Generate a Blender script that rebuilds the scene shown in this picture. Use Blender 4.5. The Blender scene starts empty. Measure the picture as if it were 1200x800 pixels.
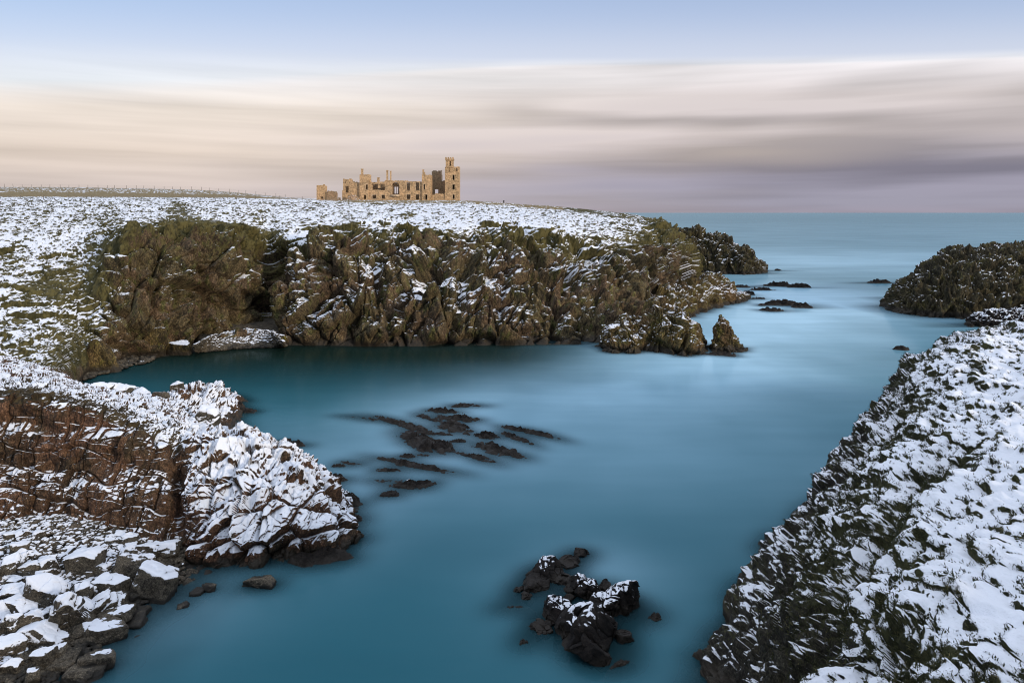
import bpy, math, random
import numpy as np
from mathutils import Vector

random.seed(7)
R = math.radians
scene = bpy.context.scene
COL = scene.collection

# ------------------------------------------------------------------ camera
H = 30.0          # eye height above the sea, metres
F = 800.0         # focal length in photo pixels (1200 px wide photo)
HV = 249.0        # horizon row in the photo
cam_d = bpy.data.cameras.new('camera')
cam = bpy.data.objects.new('camera', cam_d)
COL.objects.link(cam)
cam.location = (0, 0, H)
cam.rotation_euler = (R(90), 0, 0)
cam_d.sensor_width = 36.0
cam_d.lens = 36.0 * F / 1200.0
cam_d.shift_y = -(400.0 - HV) / 1200.0
cam_d.clip_start = 0.5
cam_d.clip_end = 150000.0
scene.camera = cam

# ------------------------------------------------------------------ light
SUN_EL, SUN_AZ = 13.0, 128.0       # degrees; azimuth clockwise from +Y (the viewing direction)
SKY_STRENGTH = 0.15
EXPOSURE = 0.0
sun_d = bpy.data.lights.new('sun', 'SUN')
sun = bpy.data.objects.new('sun', sun_d)
COL.objects.link(sun)
sun_d.energy = 2.6
sun_d.angle = R(8)
sun_d.color = (1.0, 0.82, 0.62)
_d = Vector((math.sin(R(SUN_AZ)) * math.cos(R(SUN_EL)), math.cos(R(SUN_AZ)) * math.cos(R(SUN_EL)), math.sin(R(SUN_EL))))
sun.rotation_euler = (-_d).to_track_quat('-Z', 'Y').to_euler()
sun.location = _d * 200

scene.view_settings.view_transform = 'Standard'
scene.view_settings.look = 'None'
scene.view_settings.exposure = EXPOSURE
scene.view_settings.gamma = 1.0
scene.view_settings.use_curve_mapping = False
scene.cycles.filter_width = 1.05
scene.cycles.max_bounces = 5
scene.cycles.diffuse_bounces = 2
scene.cycles.glossy_bounces = 2
scene.cycles.transparent_max_bounces = 8
scene.cycles.caustics_reflective = False
scene.cycles.caustics_refractive = False

# ------------------------------------------------------------------ node helper
class NT:
    def __init__(self, tree):
        self.t = tree
        self.n = tree.nodes
        self.l = tree.links
    def _in(self, sock, v):
        if hasattr(v, 'is_output') or isinstance(v, bpy.types.NodeSocket):
            self.l.new(v, sock)
        else:
            sock.default_value = v
    def math(self, op, a, b=0.0, c=0.0, clamp=False):
        n = self.n.new('ShaderNodeMath'); n.operation = op; n.use_clamp = clamp
        for i, v in enumerate((a, b, c)):
            self._in(n.inputs[i], v)
        return n.outputs[0]
    def vmul(self, a, v):
        n = self.n.new('ShaderNodeVectorMath'); n.operation = 'MULTIPLY'
        self._in(n.inputs[0], a); self._in(n.inputs[1], v)
        return n.outputs[0]
    def vadd(self, a, v):
        n = self.n.new('ShaderNodeVectorMath'); n.operation = 'ADD'
        self._in(n.inputs[0], a); self._in(n.inputs[1], v)
        return n.outputs[0]
    def sep(self, a):
        n = self.n.new('ShaderNodeSeparateXYZ'); self._in(n.inputs[0], a)
        return n.outputs
    def noise(self, vec, scale, detail=3.0, rough=0.55, color=False):
        n = self.n.new('ShaderNodeTexNoise'); self._in(n.inputs['Vector'], vec)
        n.inputs['Scale'].default_value = scale; n.inputs['Detail'].default_value = detail
        n.inputs['Roughness'].default_value = rough
        return n.outputs['Color' if color else 'Fac']
    def voro(self, vec, scale, feature='F1', out='Color'):
        n = self.n.new('ShaderNodeTexVoronoi'); n.feature = feature; self._in(n.inputs['Vector'], vec)
        n.inputs['Scale'].default_value = scale
        return n.outputs[out]
    def mix(self, f, a, b, mode='MIX'):
        n = self.n.new('ShaderNodeMix'); n.data_type = 'RGBA'; n.blend_type = mode
        n.clamp_factor = True
        self._in(n.inputs[0], f)
        for i, v in ((6, a), (7, b)):
            if isinstance(v, (tuple, list)) and len(v) == 3:
                v = (*v, 1.0)
            self._in(n.inputs[i], v)
        return n.outputs[2]
    def ramp(self, f, stops, interp='LINEAR'):
        n = self.n.new('ShaderNodeValToRGB'); self._in(n.inputs[0], f)
        cr = n.color_ramp; cr.interpolation = interp
        while len(cr.elements) < len(stops):
            cr.elements.new(0.5)
        for e, (p, c) in zip(cr.elements, stops):
            e.position = p
            e.color = (c, c, c, 1) if isinstance(c, (int, float)) else (*c, 1)
        return n.outputs[0]
    def sstep(self, f, lo, hi, a=0.0, b=1.0):
        n = self.n.new('ShaderNodeMapRange'); n.interpolation_type = 'SMOOTHSTEP'
        self._in(n.inputs[0], f)
        for i, v in enumerate((lo, hi, a, b)):
            self._in(n.inputs[i + 1], v)
        return n.outputs[0]
    def attr(self, name):
        n = self.n.new('ShaderNodeAttribute'); n.attribute_name = name
        return n.outputs['Fac']
    def bump(self, height, strength, dist, normal=None):
        n = self.n.new('ShaderNodeBump'); self._in(n.inputs['Height'], height)
        n.inputs['Strength'].default_value = strength; n.inputs['Distance'].default_value = dist
        if normal is not None:
            self.l.new(normal, n.inputs['Normal'])
        return n.outputs[0]

def new_mat(name):
    m = bpy.data.materials.new(name); m.use_nodes = True
    m.node_tree.nodes.clear()
    nt = NT(m.node_tree)
    out = nt.n.new('ShaderNodeOutputMaterial')
    bs = nt.n.new('ShaderNodeBsdfPrincipled')
    nt.l.new(bs.outputs[0], out.inputs[0])
    return m, nt, bs, out

# ------------------------------------------------------------------ sky
def srgb(*c):
    return tuple(((x / 255.0) / 12.92 if x / 255.0 <= 0.04045 else ((x / 255.0 + 0.055) / 1.055) ** 2.4) for x in c)

world = bpy.data.worlds.new('World'); scene.world = world
world.use_nodes = True
wt = NT(world.node_tree); wt.n.clear()
w_out = wt.n.new('ShaderNodeOutputWorld')
bg_sky = wt.n.new('ShaderNodeBackground'); bg_cl = wt.n.new('ShaderNodeBackground')
sky = wt.n.new('ShaderNodeTexSky'); sky.sky_type = 'NISHITA'; sky.sun_disc = False
sky.sun_elevation = R(SUN_EL); sky.sun_rotation = R(SUN_AZ)
sky.altitude = 30; sky.air_density = 1.0; sky.dust_density = 0.6; sky.ozone_density = 1.5
bg_sky.inputs['Strength'].default_value = SKY_STRENGTH
tc = wt.n.new('ShaderNodeTexCoord')
dirv = tc.outputs['Generated']
x, y, z = wt.sep(dirv)
rad = wt.math('SQRT', wt.math('ADD', wt.math('MULTIPLY', wt.math('MULTIPLY', x, x), 0.15), wt.math('ADD', wt.math('MULTIPLY', y, y), 1e-5)))
el = wt.math('DIVIDE', z, rad)                        # tangent of the elevation
side = wt.math('DIVIDE', x, wt.math('ADD', wt.math('ABSOLUTE', y), 0.25))
# streaks: the same noise field drawn out along the horizon
sv = wt.vmul(dirv, (1.0, 1.0, 11.0))
n_big = wt.noise(wt.vmul(dirv, (1.3, 1.3, 7.0)), 1.6, 2.0, 0.45)
n_mid = wt.noise(wt.vadd(wt.vmul(dirv, (1.5, 1.5, 16.0)), (3.1, 0.4, 5.0)), 1.5, 2.0, 0.45)
n_fine = wt.noise(wt.vadd(wt.vmul(dirv, (1.6, 1.6, 34.0)), (1.1, 7.4, 2.0)), 1.6, 3.0, 0.5)
# bank of cloud: soft top edge about twelve degrees up
edge = wt.math('ADD', wt.math('MULTIPLY', wt.math('SUBTRACT', n_big, 0.5), 0.010),
               wt.math('SUBTRACT', el, wt.math('MULTIPLY', side, 0.004)))
bank = wt.sstep(edge, wt.math('ADD', 0.229, wt.sstep(side, 0.0, -0.5, 0.0, 0.03)), wt.math('SUBTRACT', 0.211, wt.sstep(side, 0.05, -0.5, 0.0, 0.05)))
# thin veil above the bank, plus unseen bright overcast overhead added as fill light
veil = wt.math('MULTIPLY', wt.sstep(n_fine, 0.35, 0.80), 0.25)
veil = wt.math('MAXIMUM', veil, wt.math('MAXIMUM', wt.sstep(el, 0.34, 0.20, 0.62, 0.80), wt.sstep(el, 0.34, 0.8, 0.0, 0.9)))
tint_l = wt.ramp(wt.math('MULTIPLY', el, 4.0), [(0.0, srgb(206, 192, 194)), (0.10, srgb(214, 200, 195)), (0.35, srgb(235, 219, 206)), (0.60, srgb(244, 232, 221)), (0.76, srgb(249, 246, 246))])
tint_r = wt.ramp(wt.math('MULTIPLY', el, 4.0), [(0.0, srgb(156, 150, 164)), (0.05, srgb(154, 151, 166)), (0.26, srgb(158, 154, 171)), (0.46, srgb(208, 198, 199)), (0.68, srgb(212, 203, 202)), (0.80, srgb(238, 232, 234)), (0.90, srgb(246, 243, 247))])
lr = wt.sstep(wt.math('ADD', side, wt.math('MULTIPLY', wt.math('SUBTRACT', n_mid, 0.5), 0.8)), -0.42, 0.42)
cl = wt.mix(lr, tint_l, tint_r)
shade = wt.math('ADD', 0.95, wt.math('MULTIPLY', wt.math('SUBTRACT', n_mid, 0.49), wt.math('ADD', 0.40, wt.math('MULTIPLY', lr, 1.0))))
shade = wt.math('ADD', shade, wt.math('MULTIPLY', wt.math('SUBTRACT', n_fine, 0.5), 0.50))
# long wind-drawn streaks of thicker and thinner cloud
el_n = wt.math('ADD', el, wt.math('MULTIPLY', wt.math('SUBTRACT', n_big, 0.5), 0.05))
sd_n = wt.math('ADD', side, wt.math('MULTIPLY', wt.math('SUBTRACT', n_mid, 0.5), 0.25))
for s0, sw, e0, ew, amt in ((.17, .20, .136, .011, -.36), (.09, .11, .107, .011, .14), (.38, .32, .060, .022, -.12), (.02, .06, .155, .012, -.16), (-.02, .10, .125, .010, .05),
                            (.30, .12, .118, .009, .06), (-.33, .22, .150, .022, .04), (-.40, .30, .095, .016, -.05), (.55, .25, .105, .010, -.07)):
    qs = wt.math('POWER', wt.math('ABSOLUTE', wt.math('DIVIDE', wt.math('SUBTRACT', sd_n, s0), sw)), 2.0)
    qe = wt.math('POWER', wt.math('ABSOLUTE', wt.math('DIVIDE', wt.math('SUBTRACT', el_n, e0), ew)), 2.0)
    shade = wt.math('ADD', shade, wt.math('MULTIPLY', wt.math('EXPONENT', wt.math('MULTIPLY', wt.math('ADD', qs, qe), -1.0)), amt))
shade = wt.math('MINIMUM', wt.math('MAXIMUM', shade, 0.66), 1.10)
cmb = wt.n.new('ShaderNodeCombineColor')
for i in range(3):
    wt._in(cmb.inputs[i], shade)
bank_c = wt.mix(1.0, cl, cmb.outputs[0], 'MULTIPLY')
veil_c = wt.mix(wt.sstep(el, 0.20, 0.32), srgb(226, 229, 244), srgb(192, 208, 243))
veil_c = wt.mix(wt.sstep(el, 0.36, 1.1), veil_c, (1.15, 1.22, 1.40))  # overhead brightness added to lift the light on the snow
cloud_c = wt.mix(bank, veil_c, bank_c)
wt.l.new(cloud_c, bg_cl.inputs['Color'])
bg_cl.inputs['Strength'].default_value = 1.0
cfac = wt.math('MAXIMUM', bank, veil)
mixs = wt.n.new('ShaderNodeMixShader')
wt.l.new(cfac, mixs.inputs[0]); wt.l.new(bg_sky.outputs[0], mixs.inputs[1]); wt.l.new(bg_cl.outputs[0], mixs.inputs[2])
wt.l.new(sky.outputs[0], bg_sky.inputs['Color'])
wt.l.new(mixs.outputs[0], w_out.inputs[0])

# ------------------------------------------------------------------ numpy noise
_rng = np.random.default_rng(11)
PERM = np.concatenate([_rng.permutation(256)] * 3).astype(np.int32)
GR = _rng.normal(size=(256, 3)).astype(np.float32); GR /= np.linalg.norm(GR, axis=1)[:, None]
RND = _rng.random((256, 4)).astype(np.float32)

def _h(i, j, k):
    return PERM[PERM[PERM[i & 255] + (j & 255)] + (k & 255)]

def perlin(p):
    sh = p.shape[:-1]
    p = p.reshape(-1, 3).astype(np.float32)
    i = np.floor(p).astype(np.int32); f = p - i
    w = f * f * f * (f * (f * 6 - 15) + 10)
    res = 0
    for dx in (0, 1):
        wx = w[:, 0] if dx else 1 - w[:, 0]
        for dy in (0, 1):
            wy = w[:, 1] if dy else 1 - w[:, 1]
            for dz in (0, 1):
                wz = w[:, 2] if dz else 1 - w[:, 2]
                g = GR[_h(i[:, 0] + dx, i[:, 1] + dy, i[:, 2] + dz)]
                res = res + wx * wy * wz * (g[:, 0] * (f[:, 0] - dx) + g[:, 1] * (f[:, 1] - dy) + g[:, 2] * (f[:, 2] - dz))
    return (res * 1.6).reshape(sh)

def fbm(p, octs=4, gain=0.5, lac=2.03, ridged=False):
    a, s, tot = 1.0, 0.0, 0.0
    for o in range(octs):
        n = perlin(p * (lac ** o) + 17.3 * o)
        if ridged:
            n = 1 - 2 * np.abs(n)
        s = s + a * n; tot += a; a *= gain
    return s / tot

def worley(p, jitter=0.9):
    """F1, F2, random values of the cell (N,4), offset from the cell's point (N,3)"""
    sh = p.shape[:-1]
    p = p.reshape(-1, 3).astype(np.float32)
    i = np.floor(p).astype(np.int32); f = p - i
    n = len(p)
    d1 = np.full(n, 9, np.float32); d2 = np.full(n, 9, np.float32)
    cid = np.zeros(n, np.int32); off = np.zeros((n, 3), np.float32)
    for dx in (-1, 0, 1):
        for dy in (-1, 0, 1):
            for dz in (-1, 0, 1):
                h = _h(i[:, 0] + dx, i[:, 1] + dy, i[:, 2] + dz)
                r = RND[h]
                v = f - (np.array([dx, dy, dz], np.float32) + 0.5 + (r[:, :3] - 0.5) * jitter)
                d = np.sqrt((v * v).sum(1))
                c = d < d1
                d2 = np.where(c, d1, np.minimum(d2, d))
                d1 = np.where(c, d, d1)
                cid = np.where(c, h, cid); off[c] = v[c]
    rv = RND[(cid * 7 + 13) & 255]
    return d1.reshape(sh), d2.reshape(sh), rv.reshape(*sh, 4), off.reshape(*sh, 3)

def rotmat(ax, ay, az):
    cx, sx, cy, sy, cz, sz = math.cos(ax), math.sin(ax), math.cos(ay), math.sin(ay), math.cos(az), math.sin(az)
    rx = np.array([[1, 0, 0], [0, cx, -sx], [0, sx, cx]]); ry = np.array([[cy, 0, sy], [0, 1, 0], [-sy, 0, cy]])
    rz = np.array([[cz, -sz, 0], [sz, cz, 0], [0, 0, 1]])
    return (rz @ ry @ rx).astype(np.float32)

def fracture(P, size, rot=(0, 0, 0), seed=0.0, crack=0.6, tilt=1.1, warp=0.16):
    """blocky broken-rock relief, about -1..1; size = block size in metres along the rotated axes"""
    q = P.astype(np.float32)
    if warp:
        s = float(np.mean(size))
        wv = np.stack([perlin(q / (s * 1.7) + seed + 31.7 * a) for a in range(3)], -1)
        q = q + wv * s * warp
    q = (q @ rotmat(*rot)) / np.array(size, np.float32) + seed
    d1, d2, rv, off = worley(q)
    h = (rv[..., 0] - 0.5) * 1.5 + tilt * ((rv[..., 1:4] - 0.5) * off).sum(-1) * 2
    e = np.clip((d2 - d1) / 0.16, 0, 1)
    return h - crack * (1 - e) ** 2

def joints(P, size, rot=(0, 0, 0), seed=0.0, crack=0.5, tilt=0.7, warp=0.22):
    """relief of rock split along three sets of joints into uneven squared blocks"""
    q = P.astype(np.float32); s = float(np.mean(size))
    q = q + np.stack([perlin(q / (s * 2.1) + seed + 31.7 * a) for a in range(3)], -1) * s * warp * 2
    q = (q @ rotmat(*rot)) / np.array(size, np.float32) + seed
    z = q[..., 2] + 0.35 * np.sin(q[..., 2] * 1.9 + seed); kz = np.floor(z).astype(np.int32); fz = z - kz
    x = q[..., 0] + 3 * RND[(kz * 13) & 255, 0] + 0.30 * np.sin(q[..., 0] * 2.3 + kz); kx = np.floor(x).astype(np.int32); fx = x - kx
    y = q[..., 1] + 3 * RND[(kz * 7 + kx * 3) & 255, 1]; ky = np.floor(y).astype(np.int32); fy = y - ky
    rv = RND[_h(kx, ky, kz)]
    h = (rv[..., 0] - 0.5) * 1.5 + tilt * 2 * ((rv[..., 1] - .5) * (fx - .5) + (rv[..., 2] - .5) * (fy - .5) + (rv[..., 3] - .5) * (fz - .5))
    e = np.minimum(np.minimum(fx, 1 - fx), np.minimum(fz, 1 - fz) * 1.2)
    return h - crack * (0.3 + rv[..., 2]) * (1 - np.clip(e / 0.09, 0, 1)) ** 2

def sm(a, lo, hi):
    t = np.clip((a - lo) / (hi - lo), 0, 1)
    return t * t * (3 - 2 * t)

# ------------------------------------------------------------------ mesh helpers
def grid_normals(P):
    du = np.gradient(P, axis=1); dv = np.gradient(P, axis=0)
    n = np.cross(du, dv)
    l = np.linalg.norm(n, axis=-1, keepdims=True)
    return n / np.maximum(l, 1e-9)

def raw_mesh(name, V, faces, attrs=None, smooth=True):
    """faces: int array (n,4) or (n,3)"""
    me = bpy.data.meshes.new(name)
    V = np.ascontiguousarray(V.reshape(-1, 3), dtype=np.float32)
    faces = np.ascontiguousarray(faces, dtype=np.int32)
    k = faces.shape[1]; n = len(faces)
    me.vertices.add(len(V)); me.vertices.foreach_set('co', V.ravel())
    me.loops.add(n * k); me.loops.foreach_set('vertex_index', faces.ravel())
    me.polygons.add(n)
    me.polygons.foreach_set('loop_start', np.arange(0, n * k, k, dtype=np.int32))
    me.polygons.foreach_set('use_smooth', np.full(n, bool(smooth)))
    for a, v in (attrs or {}).items():
        at = me.attributes.new(a, 'FLOAT', 'POINT')
        at.data.foreach_set('value', np.ascontiguousarray(v, dtype=np.float32).ravel())
    me.update(calc_edges=True)
    return me

def grid_faces(ny, nx, wrap=False):
    j = np.arange(ny - 1)[:, None]; nn = nx if wrap else nx - 1
    i = np.arange(nn)[None, :]; i2 = (i + 1) % nx
    return np.stack([j * nx + i, j * nx + i2, (j + 1) * nx + i2, (j + 1) * nx + i], -1).reshape(-1, 4)

def link(name, me, mat, parent=None):
    o = bpy.data.objects.new(name, me); COL.objects.link(o)
    if mat is not None and not me.materials:
        me.materials.append(mat)
    if parent is not None:
        o.parent = parent
    return o

def tag(o, label=None, cat=None, group=None, kind=None):
    if label: o['label'] = label
    if cat: o['category'] = cat
    if group: o['group'] = group
    if kind: o['kind'] = kind
    return o

def empty(name, loc, label, cat, group=None):
    o = bpy.data.objects.new(name, None); COL.objects.link(o)
    o.empty_display_size = 0.5; o.location = loc
    return tag(o, label, cat, group)

def P3(u, v, Y):
    return np.array([(u - 600.0) / F * Y, Y, H + (HV - v) / F * Y])

def on_water(u, v, z=0.0):
    Y = (H - z) * F / (v - HV)
    return np.array([(u - 600.0) / F * Y, Y, z])

def catmull(C, t):
    """C (n,...) control values, t in 0..n-1 (array)"""
    n = len(C)
    i = np.clip(np.floor(t).astype(int), 0, n - 2); f = (t - i)
    f = f.reshape(f.shape + (1,) * (C.ndim - 1))
    p0 = C[np.maximum(i - 1, 0)]; p1 = C[i]; p2 = C[i + 1]; p3 = C[np.minimum(i + 2, n - 1)]
    m1 = (p2 - p0) * 0.40; m2 = (p3 - p1) * 0.40
    f2 = f * f; f3 = f2 * f
    return (2 * f3 - 3 * f2 + 1) * p1 + (f3 - 2 * f2 + f) * m1 + (-2 * f3 + 3 * f2) * p2 + (f3 - f2) * m2

def loft(stations, n_s, n_t, wt_t=None, wt_s=None):
    """stations (S,K,3) -> grid (n_t,n_s,3); also the fractional station and profile parameters"""
    C = np.array(stations, dtype=np.float64)
    S, K = C.shape[:2]
    ls = np.linalg.norm(np.diff(C, axis=0), axis=2)
    ls = np.median(ls, axis=1) if wt_s is None else np.array(wt_s, float)
    cs = np.concatenate([[0], np.cumsum(ls)])
    ts = np.interp(np.linspace(0, cs[-1], n_s), cs, np.arange(S))
    lt = np.median(np.linalg.norm(np.diff(C, axis=1), axis=2), axis=0) if wt_t is None else np.array(wt_t, float)
    ct = np.concatenate([[0], np.cumsum(lt)])
    tt = np.interp(np.linspace(0, ct[-1], n_t), ct, np.arange(K))
    A = catmull(C, ts)                        # (n_s,K,3)
    B = catmull(np.swapaxes(A, 0, 1), tt)     # (n_t,n_s,3)
    return B, ts, tt

SOLIDS = []          # vertices of everything that meets the sea, for the shallow water

# ------------------------------------------------------------------ materials
def land_material(name, rock_a, rock_b, rock_c, veg_a, veg_b, snow_col=(0.70, 0.74, 0.80), tex=1.0,
                  wet_z=1.6, snow_lo=-0.09, snow_hi=0.10, fine=0.30, block=0.9, stretch=(1, 1, 1), bump=0.14, seaweed=(0.016, 0.013, 0.009)):
    m, nt, bs, out = new_mat(name)
    geo = nt.n.new('ShaderNodeNewGeometry'); pos = geo.outputs['Position']
    pz = nt.sep(pos)[2]
    sp = nt.vmul(pos, stretch)
    a_snow = nt.attr('snow'); a_veg = nt.attr('veg')
    n1 = nt.noise(pos, 0.11, 3.0)
    n2 = nt.noise(sp, 0.55, 4.0, 0.6)
    n3 = nt.noise(sp, 3.2 * tex, 4.0, 0.65)
    n4 = nt.noise(sp, 9.0 * tex, 2.0, 0.6)
    vc = nt.sep(nt.voro(nt.vadd(nt.vmul(pos, stretch), nt.vmul(nt.noise(pos, 1.0, 2.0, 0.5, True), (0.7, 0.7, 0.7))), block))
    rock = nt.mix(nt.sstep(n1, 0.40, 0.62), rock_a, rock_b)
    rock = nt.mix(nt.sstep(n2, 0.50, 0.68), rock, rock_c)
    g = nt.math('ADD', nt.math('MULTIPLY', vc[0], 0.75), nt.math('MULTIPLY', nt.sstep(n3, 0.30, 0.72), 0.95))
    cg = nt.n.new('ShaderNodeCombineColor')
    for i in range(3):
        nt._in(cg.inputs[i], nt.math('MULTIPLY', nt.math('ADD', 0.10, g), nt.math('ADD', 0.50, nt.math('MULTIPLY', nt.sstep(n4, 0.42, 0.70), 1.15))))
    rock = nt.mix(1.0, rock, cg.outputs[0], 'MULTIPLY')
    veg = nt.mix(nt.sstep(nt.math('ADD', n3, nt.math('SUBTRACT', n2, 0.5)), 0.38, 0.62), veg_a, veg_b)
    vf = nt.sstep(nt.math('ADD', a_veg, nt.math('MULTIPLY', nt.math('SUBTRACT', n3, 0.5), 0.9)), 0.38, 0.60)
    base = nt.mix(vf, rock, veg)
    # black weed and wet stone in the splash zone
    wz = nt.math('ADD', pz, nt.math('MULTIPLY', nt.math('SUBTRACT', n2, 0.5), -2.6))
    wet = nt.sstep(wz, wet_z, wet_z * 0.35) if wet_z > 0 else 0.0
    base = nt.mix(wet, base, nt.mix(n4, seaweed, tuple(c * 2.2 for c in seaweed)))
    # snow
    sc = nt.math('ADD', a_snow, nt.math('MULTIPLY', nt.math('SUBTRACT', n3, 0.5), fine * 1.6))
    sc = nt.math('ADD', sc, nt.math('MULTIPLY', nt.math('SUBTRACT', n4, 0.5), fine))
    sc = nt.math('SUBTRACT', sc, nt.math('MULTIPLY', nt.sstep(wz, 1.2, 0.4), 3.0))
    sf = nt.sstep(sc, snow_lo, snow_hi)
    col = nt.mix(sf, base, snow_col)
    nt.l.new(col, bs.inputs['Base Color'])
    rg = nt.mix(wet, (0.88, 0.88, 0.88), (0.62, 0.62, 0.62))
    nt.l.new(rg, bs.inputs['Roughness'])
    bs.inputs['Specular IOR Level'].default_value = 0.25
    hgt = nt.math('ADD', nt.math('MULTIPLY', n3, 1.0), nt.math('MULTIPLY', n4, 0.45))
    hgt = nt.math('ADD', hgt, nt.math('MULTIPLY', sf, 0.25))
    dn = nt.bump(hgt, 0.8, bump / tex)
    nt.l.new(dn, bs.inputs['Normal'])
    return m

M_far = land_material('far_cliff_rock', (0.084, 0.066, 0.033), (0.099, 0.067, 0.040), (0.085, 0.084, 0.028),
                      (0.034, 0.031, 0.009), (0.091, 0.079, 0.028), tex=0.55, block=0.45, stretch=(1, 1, 0.55), wet_z=1.8)
M_near = land_material('near_cliff_rock', (0.073, 0.044, 0.025), (0.104, 0.056, 0.033), (0.052, 0.037, 0.021),
                       (0.021, 0.016, 0.008), (0.050, 0.036, 0.015), tex=1.2, block=0.9, stretch=(1, 1, 0.6), wet_z=0.9)
M_right = land_material('slope_rock', (0.026, 0.024, 0.019), (0.034, 0.031, 0.022), (0.025, 0.022, 0.012),
                        (0.014, 0.015, 0.006), (0.037, 0.038, 0.015), tex=1.8, block=1.1, stretch=(1, 1, 0.5), wet_z=1.4, fine=0.22)
M_stack = land_material('outcrop_rock', (0.089, 0.066, 0.025), (0.106, 0.067, 0.030), (0.096, 0.083, 0.018),
                        (0.058, 0.047, 0.011), (0.082, 0.071, 0.015), tex=0.6, block=0.5, stretch=(1, 1, 0.5), wet_z=1.7)
M_isle = land_material('islet_rock', (0.045, 0.037, 0.018), (0.035, 0.031, 0.018), (0.069, 0.060, 0.019),
                       (0.030, 0.026, 0.010), (0.061, 0.054, 0.017), tex=0.55, block=0.5, stretch=(1, 1, 0.4), wet_z=2.2)
M_skerry = land_material('skerry_rock', (0.008, 0.006, 0.005), (0.011, 0.008, 0.006), (0.007, 0.006, 0.005),
                         (0.009, 0.007, 0.004), (0.013, 0.011, 0.005), tex=1.5, block=1.2, wet_z=0.7, fine=0.18, seaweed=(0.010, 0.008, 0.006))
M_boulder = land_material('boulder_rock', (0.075, 0.066, 0.049), (0.096, 0.081, 0.059), (0.055, 0.050, 0.039),
                          (0.050, 0.050, 0.020), (0.070, 0.066, 0.031), tex=2.0, block=1.6, wet_z=0.55, fine=0.34, seaweed=(0.012, 0.011, 0.009))
M_field = land_material('field_grass', (0.12, 0.09, 0.05), (0.10, 0.08, 0.04), (0.10, 0.08, 0.05),
                        (0.130, 0.098, 0.046), (0.235, 0.180, 0.086), tex=0.35, block=0.3, wet_z=-50, fine=0.34)

# ------------------------------------------------------------------ land: the long cliff with the hillside at its left
def col_pts(u, pts, foot_drop=4.0, foot_back=-2.5):
    a = [P3(u, v, Y) for v, Y in pts]
    f = a[0].copy(); k = (f[1] + foot_back) / f[1]
    f[0] *= k; f[1] *= k; f[2] = min(f[2], 0.0) - foot_drop
    return [f] + a

ST = [
    (-260, [(480, 80), (425, 100), (372, 125), (312, 150), (266, 180), (236, 225), (231.0, 300), (228.2, 340), (218, 560)]),
    (-120, [(475, 82), (425, 100), (372, 125), (312, 150), (266, 180), (236, 225), (231.0, 300), (228.2, 340), (218.3, 560)]),
    (0, [(470, 84), (425, 100), (372, 125), (312, 150), (266, 180), (236, 225), (231.2, 300), (228.2, 340), (219.2, 560)]),
    (60, [(454, 94), (425, 106), (376, 128), (318, 150), (266, 180), (236, 225), (231.2, 300), (228.2, 340), (219.3, 560)]),
    (100, [(441, 125), (418, 128), (378, 137), (322, 151), (267, 179), (236, 225), (231.3, 300), (228.4, 340), (219.7, 560)]),
    (125, [(434, 130), (413, 132), (368, 138), (306, 150), (265, 176), (236, 225), (231.4, 300), (228.6, 340), (220.2, 560)]),
    (150, [(426, 136), (395, 138.5), (340, 144), (284, 152), (262, 171), (236, 225), (231.5, 300), (228.8, 340), (220.8, 560)]),
    (190, [(418, 142), (386, 144.5), (332, 149), (284, 155), (261, 172), (236, 225), (231.7, 300), (229.2, 340), (221.5, 560)]),
    (235, [(411, 148), (386, 153.5), (332, 157), (289, 161), (262, 176), (236.2, 225), (232.0, 300), (229.8, 340), (222.8, 560)]),
    (275, [(407, 152), (384, 159.5), (333, 163), (294, 167), (264, 181), (236.5, 230), (232.5, 300), (230.8, 340), (225.5, 560)]),
    (312, [(405, 154), (386, 165), (338, 173), (302, 179), (266, 192), (237, 235), (233.2, 300), (232.2, 340), (229.0, 560)]),
    (335, [(404.5, 154.5), (376, 159), (335, 164), (300, 171), (266, 189), (237.3, 240), (233.8, 300), (233.2, 340), (231.2, 560)]),
    (380, [(405, 154), (372, 157), (326, 164), (290, 173), (265, 190), (237.8, 250), (235.4, 310), (234.6, 370), (233.6, 560)]),
    (420, [(405.5, 153.5), (370, 157), (322, 165), (286, 175), (264, 193), (238.2, 262), (236.0, 320), (235.0, 372), (239, 520)]),
    (470, [(406, 153), (370, 158), (324, 168), (290, 179), (264, 198), (238.6, 270), (236.2, 325), (235.2, 372), (241, 500)]),
    (520, [(405.5, 153.5), (369, 157.5), (320, 166), (286, 177), (262, 198), (238.8, 278), (236.4, 330), (235.4, 375), (242, 480)]),
    (560, [(405, 154), (370, 159), (323, 169), (289, 181), (262, 202), (239.6, 282), (237.0, 335), (236.2, 372), (243, 470)]),
    (605, [(404.5, 154.5), (371, 160), (326, 172), (293, 185), (262, 206), (243.2, 276), (240.0, 328), (239.8, 365), (247, 450)]),
    (650, [(404, 155), (374, 161), (332, 174), (297, 187), (264, 207), (246.0, 266), (242.6, 315), (243.2, 350), (252, 430)]),
    (700, [(402, 157), (378, 164), (338, 180), (303, 193), (270, 208), (252.0, 252), (247.6, 290), (248.2, 325), (258, 400)]),
    (745, [(394, 165.5), (374, 172), (338, 188), (306, 201), (278, 213), (259.0, 243), (253.0, 268), (254, 290), (266, 360)]),
    (780, [(380, 183), (362, 189), (336, 200), (310, 210), (287, 219), (270, 238), (263, 254), (266, 275), (284, 330)]),
    (808, [(366, 205), (352, 210), (334, 218), (316, 226), (302, 232), (290, 244), (286, 255), (292, 272), (310, 315)]),
    (826, [(357, 228), (351, 230), (345, 234), (340, 239), (337, 244), (336, 252), (336, 262), (338, 272), (342, 300)]),
    (840, [(360, 236), (360, 238), (360, 242), (360, 247), (360, 252), (360, 262), (360, 272), (360, 282), (360, 310)]),
]
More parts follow.
